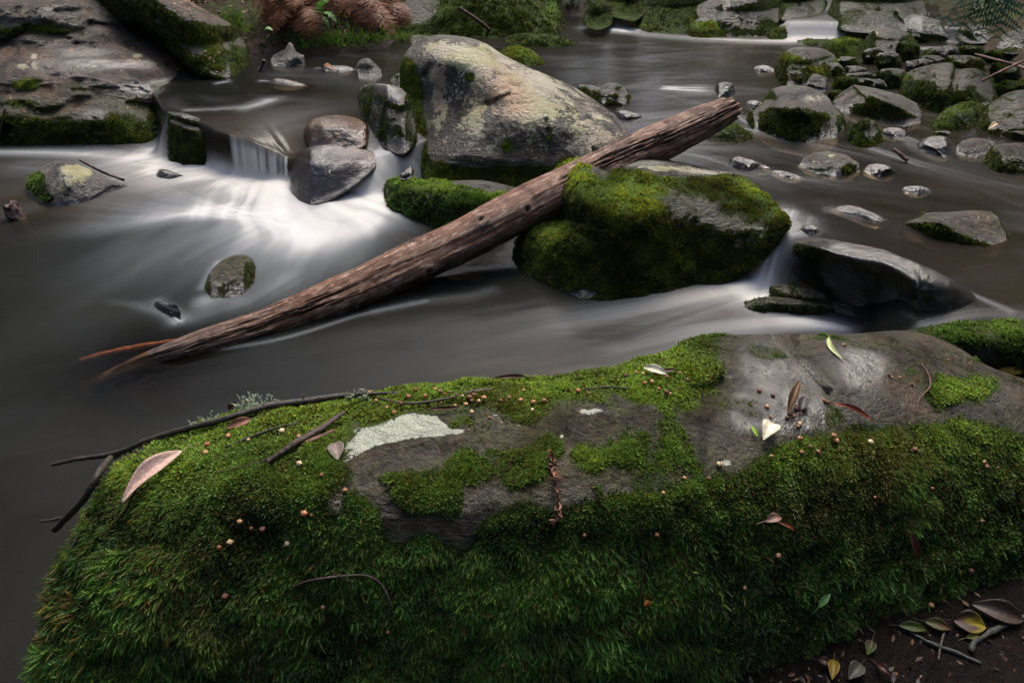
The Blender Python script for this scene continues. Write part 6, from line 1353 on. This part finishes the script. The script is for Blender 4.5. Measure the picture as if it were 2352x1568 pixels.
def rf(n, L, up=.3, spread=1., fwd=-.6): return [(r_.uniform(-spread, spread), fwd+r_.uniform(-.4, .3), up+r_.uniform(-.4, .4), L*r_.uniform(.7, 1.2)) for _ in range(n)]
fern('rust brown dead bracken drooping over the bank at its left part', 690, -30, 6.7, rf(22, .44, .2), RUST2, droop=2.2, cat='dead fern', name='dead_fern')
fern('wide mass of rust brown dead fern fronds on the bank above the green seedling', 790, -45, 6.8, rf(34, .55, .2, 1.5), RUST, droop=2.4, cat='dead fern', name='dead_fern')
fern('dead brown fern hanging low behind the green seedling to the water edge', 830, 20, 6.45, rf(20, .40, .1), RUST, droop=2.2, cat='dead fern', name='dead_fern')
fern('dead fern with long orange fronds hanging straight down right of the wide mass', 925, -40, 6.6, [(-.2, -.3, -.4, .5), (.0, -.4, -.7, .55), (.25, -.3, -.6, .48), (.5, -.3, 0, .4)], RUST2, droop=2., wid=.14, cat='dead fern', name='dead_fern')
fern('small brown frond hanging by the bare branch left of the dark far boulder', 1050, 30, 6.4, [(.5, -.3, -.3, .3), (.8, -.3, -.5, .28), (.3, -.4, -.2, .25)], RUST, droop=1.4, cat='dead fern', name='dead_fern')
fern('bright green young fern standing before the dead fronds', 742, 62, 6.25, [(.15, -.2, 1., .26), (.6, -.3, .7, .22), (-.3, -.3, .6, .16), (.8, -.3, .1, .14)], (.10, .30, .05), droop=2.4, wid=.22)
fern('green fern frond arching at the top edge right of the dead ferns', 985, -20, 6.5, rf(4, .35, .1), GRN, droop=1.6)
fern('dark green fern on the far bank between the dark boulder and left far fall', 1325, 10, 7.0, [(-.5, -.2, .7, .40), (.1, -.3, .9, .40), (.6, -.2, .6, .42), (-.7, -.3, 0, .32), (.8, -.3, .1, .34), (0, -.6, .2, .3)], GRN2, droop=1.3)
fern('large dark green fern hanging into the top right corner', 2330, -60, 5.2, [(-1, -.2, .1, .62), (-.8, -.3, -.1, .55), (-.5, -.5, -.2, .52), (-.2, -.5, -.2, .5), (.2, -.5, -.1, .5), (.6, -.4, .1, .5), (-1.1, .1, .4, .6), (-.6, 0, .3, .6)], (.03, .085, .03), free=True, npin=11, wid=.36, droop=1.5)
fern('brown and yellow dead fern left of the large dark green one', 2150, -45, 6.6, rf(6, .3, .1), (.14, .08, .02), droop=1.8, cat='dead fern', name='dead_fern')
for i, (u, v, lb) in enumerate([(655, 8, 'dead rust fern at the left end of the fern bank'), (745, -12, 'dead rust fern behind the bright green young fern'), (870, -5, 'tangled dead rust fern between the wide mass and the hanging orange fronds'), (905, 30, 'low dead rust fern touching the water under the hanging orange fronds'), (700, 40, 'low dead rust fern in front at the left of the young green fern'), (850, 45, 'dead fern crumpled over the grass above the bank stone')]):
    fern(lb, u, v, 6.6, rf(14, .36, .25, 1.2), RUST if i % 2 else RUST2, droop=2.0, cat='dead fern', name='dead_fern')
# grass tufts and mosses of the bank
def bank_cover():
    r = np.random.default_rng(31); n = 60000
    u = r.uniform(480, 1360, n); X = r.uniform(-4.2, 2.6, n); Y = r.uniform(5.6, 9.5, n); Z = ground_z(X, Y)
    P = np.stack([X, Y, Z], -1); d = fbm(P*2.3, 3, 5); keep = (Z > .27) & (d+r.normal(size=n)*.15 > -.06); P = P[keep]; n = len(P)
    Zv = unit(np.array([0, -.3, 1.])+r.normal(size=(n, 3))*.4); Xv = unit(np.cross(Zv, r.normal(size=(n, 3)))); S = r.uniform(.018, .045, n)
    V, F, G = place(SHOOT['tuft'], P, Zv, Xv, S)
    c = np.array([.035, .06, .010])*(.5+1.3*vnoise(P*3, 3))[:, None]*r.uniform(.5, 1.5, (n, 1))
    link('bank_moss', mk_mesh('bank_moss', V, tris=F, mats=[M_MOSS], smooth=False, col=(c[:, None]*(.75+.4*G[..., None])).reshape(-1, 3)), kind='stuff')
    # grass
    m = 900; k_ = 0; Vs, Fs, Cs = [], [], []
    cl = [(640, 88), (700, 104), (735, 92), (760, 96), (790, 88), (830, 92), (870, 86), (905, 88), (520, 60), (545, 40), (580, 66), (980, 76), (860, 70), (935, 60), (750, 100), (815, 100)]
    for (cu, cv) in cl:
        p = ground_hit(cu, cv)
        for i in range(m//len(cl)):
            b = p+np.array([r.normal()*.09, r.normal()*.05, -.01]); dd = unit(np.array([r.normal()*.5, r.normal()*.5-.2, 1.])); L = r.uniform(.06, .16); q = [b]
            for s_ in range(3): dd = unit(dd+np.array([0, -.08, -.25])+r.normal(size=3)*.08); q.append(q[-1]+dd*L/3)
            sd = unit(np.cross(dd, [0, 1, .2])); w = [.0028, .0026, .0018, 0]; i0 = k_
            for s_ in range(4): Vs += [q[s_]-sd*w[s_], q[s_]+sd*w[s_]]; k_ += 2
            for s_ in range(3): a = i0+2*s_; Fs += [(a, a+1, a+3), (a, a+3, a+2)]
            cc = np.array([.06, .12, .02])*r.uniform(.5, 1.5); Cs += [cc]*8
    link('bank_grass', mk_mesh('bank_grass', np.array(Vs), tris=np.array(Fs), mats=[M_MOSS], smooth=False, col=np.array(Cs)), kind='stuff')
bank_cover()
def flecks(P, N, n, seed, smin, smax, cols):
    r = np.random.default_rng(seed); u = unit(np.cross(N, r.normal(size=(n, 3)))); w = np.cross(N, u); s = r.uniform(smin, smax, n)[:, None]; tl = N*r.uniform(-.3, .5, (n, 1))*s
    V = np.stack([P-u*s, P-w*s*.4+tl*.3, P+u*s+tl, P+w*s*.4+tl*.3], 1)+N[:, None]*.002; q = np.arange(n*4).reshape(-1, 4)
    c = np.array(cols)[r.integers(0, len(cols), n)]*r.uniform(.5, 1.3, (n, 1))
    return V.reshape(-1, 3), np.vstack([q[:, [0, 1, 2]], q[:, [0, 2, 3]]]), np.repeat(c, 4, 0)
def litter_on(rec, n, seed, cols, smin=.004, smax=.012, name='leaf_litter', fn=None):
    rng = np.random.default_rng(seed); up = ss(.55, .9, rec['nrm'][:, 2])*(rec['back'] < .5)*(rec['verts'][:, 2] > rec['w']+.03)*(.15+ss(-.1, .4, fbm(rec['verts']*2.5, 3, seed)))
    if fn is not None: up = up*fn(rec['U'], rec['V'])
    s = sample_tris(rec['verts'], rec['tris'], up, n, rng)
    if s is None: return
    t, bc, _ = s; P = np.einsum('nk,nkd->nd', bc, rec['verts'][rec['tris'][t]]); N = unit(np.einsum('nk,nkd->nd', bc, rec['nrm'][rec['tris'][t]]))
    V, F, C_ = flecks(P, N, n, seed, smin, smax, cols); link(name, mk_mesh(name, V, tris=F, mats=[M_LEAF], smooth=False, col=C_), kind='stuff')
ORG = [(.42, .16, .07), (.30, .10, .05), (.45, .28, .12), (.16, .06, .03)]
litter_on(SLAB, 900, 1, ORG, .005, .016); litter_on(SLABB, 260, 2, ORG, .005, .016); litter_on(R42, 40, 3, ORG, .003, .008)
litter_on(NEAR, 500, 4, [(.10, .06, .03), (.20, .10, .05), (.06, .04, .03)], .001, .0035)
def ground_litter():
    r = np.random.default_rng(41); n = 2600; X = r.uniform(-3.9, .5, n); Y = r.uniform(5.9, 8.5, n); Z = ground_z(X, Y); k_ = Z > .26
    P = np.stack([X, Y, Z], -1)[k_]; n = len(P); N = unit(np.array([0, -.4, 1.])+r.normal(size=(n, 3))*.3)
    V, F, C_ = flecks(P, N, n, 42, .008, .035, [(.22, .08, .04), (.12, .05, .03), (.30, .15, .08), (.07, .04, .02)])
    link('bank_litter', mk_mesh('bank_litter', V, tris=F, mats=[M_LEAF], smooth=False, col=C_), kind='stuff')
    n = 420; X = r.uniform(.35, 1.9, n); Y = r.uniform(.72, 1.12, n); Z = ground_z(X, Y); P = np.stack([X, Y, Z], -1); N = unit(np.array([0, 0, 1.])+r.normal(size=(n, 3))*.4)
    V, F, C_ = flecks(P, N, n, 43, .003, .014, [(.07, .035, .02), (.04, .025, .02), (.10, .05, .02), (.03, .02, .018)])
    link('shore_litter', mk_mesh('shore_litter', V, tris=F, mats=[M_LEAF], smooth=False, col=C_), kind='stuff')
ground_litter()
# leaves on the shore at the lower right, colours dimmed for its shade
GL = [('large dark brown leaf on the wet shore at the lower right', (2345, 1430), (2225, 1392), 60, (.10, .055, .035), {}),
      ('rust brown broad leaf with yellow blotches under the large dark brown leaf', (2185, 1430), (2260, 1445), 62, (.085, .03, .015), dict(tipc=(.22, .17, .01))),
      ('yellow green leaf with brown edge, right one of the touching pair', (2120, 1432), (2180, 1450), 32, (.13, .17, .02), dict(tipc=(.10, .04, .02))),
      ('speckled yellow green leaf, left one of the touching pair', (2060, 1442), (2125, 1452), 28, (.10, .14, .015), {}),
      ('small leaf half green half brown on the shore below the moss', (2000, 1475), (1988, 1510), 30, (.12, .06, .03), dict(tipc=(.06, .10, .01))),
      ('vivid yellow leaf at the bottom edge of the shore', (1912, 1520), (1908, 1566), 32, (.36, .24, .015), {}),
      ('grey green leaf right of the vivid yellow one', (1975, 1530), (1945, 1565), 42, (.10, .10, .07), {}),
      ('curled dull pink brown leaf left of the vivid yellow one', (1875, 1520), (1905, 1530), 24, (.16, .085, .06), dict(bend=.3)),
      ('crumpled reddish leaf in the dark shore right of the grey green one', (2010, 1530), (2045, 1560), 20, (.10, .03, .025), dict(bend=.3)),
      ('little yellow leaf under the rust brown broad leaf', (2215, 1470), (2245, 1462), 16, (.30, .24, .02), {})]
for i, (lb, a, b, w, c, kw) in enumerate(GL): add_leaf(lb, a, b, w*.72, tuple(x*.4 for x in c), ground=True, seed=50+i, lift=.012, **kw)
twig('long mossy pale twig lying across the dark shore at the lower right', [[(2085, 1455, 4), (2140, 1485, 5), (2200, 1505, 5), (2250, 1528, 4)]], (.035, .038, .034), ground=True, noise=.9)
twig('furry dark stick curving down the dark shore to the frame edge', [[(2352, 1420, 6), (2290, 1448, 7), (2240, 1470, 7), (2225, 1500, 5)]], (.018, .02, .016), ground=True, noise=1.2)
twig('short thin stem standing across the long mossy twig', [[(2165, 1458, 3), (2155, 1490, 3), (2152, 1520, 2)]], (.05, .035, .025), ground=True)
add_leaf('orange and yellow leaf caught behind the foreground boulder at the right edge', (2350, 850), (2290, 845), 18, (.35, .20, .02), recs=[RN, NEAR], seed=70)
# sticks in the water
def wet_stick(label, pts, col, name='stick', cat='stick'):
    P = [onz(u, v, z) for u, v, r, z in pts]; R = [r*K*np.linalg.norm(p-np.array([0, 0, H]))/FPX for p, (u, v, r, z) in zip(P, pts)]
    V, F = tube(P, R, 12, .35, 3, sm=1); c = np.array(col)*(.6+.8*vnoise(V*50, 2))[:, None]; obj_from(name, V, F, c, M_BARK, label, cat, org=P[0])
twig('dark broken stick lying down the right side of the pointed lichen stone', [[(182, 366, 3.4, .03), (215, 385, 4, .012), (250, 402, 4, .008), (285, 413, 4, .006)]], (.06, .03, .022), recs=[LICH], name='stick', cat='stick')
def stump():
    P = [onz(62, 545, -.10), onz(45, 510, -.02), onz(32, 484, .035), onz(22, 470, .065)]; V, F = tube(P, [.045, .038, .034, .030], 20, .5, 9, sm=1)
    V = V+(fbm(V*np.array([40, 40, 8.]), 4, 3)*.006)[:, None]*np.array([1, 1, .3]); top = V[:, 2] > .05; V[top] += np.array([0, 0, 1.])*(vnoise(V[top]*90, 2)*.05-.02)[:, None]
    obj_from('stump', V, F, np.array([.085, .05, .038])*(.4+1.1*vnoise(V*np.array([60, 60, 15.]), 4))[:, None], M_BARK, 'broken dark stump sticking out of the water at the left edge', 'stump', org=P[0])
stump()
wet_stick('long reddish stick just under the surface left of the log', [(182, 828, 5, -.012), (240, 812, 6, -.014), (310, 797, 6, -.014), (390, 784, 5, -.014), (440, 776, 4, -.015)], (.22, .075, .04))
wet_stick('thin stick rising from the pool left of the angular grey stone', [(592, 165, 3, UP-.01), (602, 150, 3.5, UP+.03), (607, 138, 3, UP+.07)], (.05, .03, .025))
wet_stick('short dark stick in the rapids left of the white streaked rock', [(2052, 342, 3, UP+.05), (2070, 356, 4, UP+.03), (2085, 368, 4, UP+.01)], (.09, .04, .03))
wet_stick('thin red brown branch slanting over the right stone pile', [(2420, 205, 2.6, .55), (2380, 168, 2.6, .50), (2330, 148, 2.6, .42), (2280, 135, 2.2, .36), (2240, 124, 1.6, .3)], (.09, .04, .03), name='branch', cat='branch')
wet_stick('thin reddish twig slanting up beside the twin-humped boulder', [(2255, 186, 2.2, .40), (2290, 168, 2.2, .45), (2350, 140, 2, .5)], (.12, .04, .03))
wet_stick('bare branch leaning from the bank beside the dark far boulder', [(1055, 18, 3, .62), (1085, 38, 3.4, .45), (1108, 55, 3.4, .33), (1128, 72, 3, .25)], (.10, .06, .045), name='branch', cat='branch')
wet_stick('thin brown reed sticking up between the basin boulder and the wedge boulder', [(2033, 225, 2, UP+.1), (2034, 200, 2, UP+.16), (2032, 195, 1.5, UP+.2)], (.06, .04, .03)) if False else None
def water_leaf(label, u, v, du, dv, w, col, z=UP+.008, seed=0):
    p0, p1 = onz(u-du, v-dv, z), onz(u+du, v+dv, z); ww = w*K*np.linalg.norm(p0-np.array([0, 0, H]))/FPX
    V, F, C_ = leaf_mesh(p0, p1, np.array([0, -.2, 1.]), ww, col, seed=seed, bend=.15); obj_from('fallen_leaf', V, F, C_, M_LEAF, label, 'leaf', org=p0)
water_leaf('tiny tan leaf floating in the calm pool below the far falls', 1745, 163-0, 8, 1, 5, (.4, .25, .1), seed=1) if False else None
water_leaf('tan leaf at the foot of the mossy sloping rock on the right', 2282, 292, 12, -5, 10, (.45, .32, .18), z=.27, seed=2)
water_leaf('orange brown leaf caught by the wet ledge stone in the upper left pool', 752, 157, 14, 3, 12, (.35, .16, .05), z=UP+.02, seed=3)
water_leaf('pale green leaf lying on the bank below the ferns', 617, 70, 10, 0, 12, (.35, .48, .2), z=.46, seed=4)
# stones seen through the water
for i, (lb, u, v, w_, h_, z, c) in enumerate([('orange stone on the bed between the foam and the log', 925, 552, 46, 30, -.10, (4.5, 1.9, .7)), ('dim orange pebble on the bed left of the golden rock', 450, 705, 36, 22, -.09, (3.5, 1.5, .7)), ('dim brown stone under the log by the dark water', 1120, 600, 120, 40, -.10, (1.8, 1.3, .9)), ('pale sunken stone under the dark water below the log', 1070, 640, 90, 30, -.10, (1.5, 1.3, 1.))]):
    a = np.linspace(0, 2*math.pi, 9, endpoint=False); O = [(u+w_/2*math.cos(x), v-h_/2*math.sin(x)) for x in a]
    rock(lb, O, name='stone', w=z, base=[(u-w_/2, v+h_*.7), (u+w_/2, v+h_*.7)], ktop=.5, kin=.3, ext=0, tint=c, moss=(-3, 0, 0), cat='stone', seed=400+i)
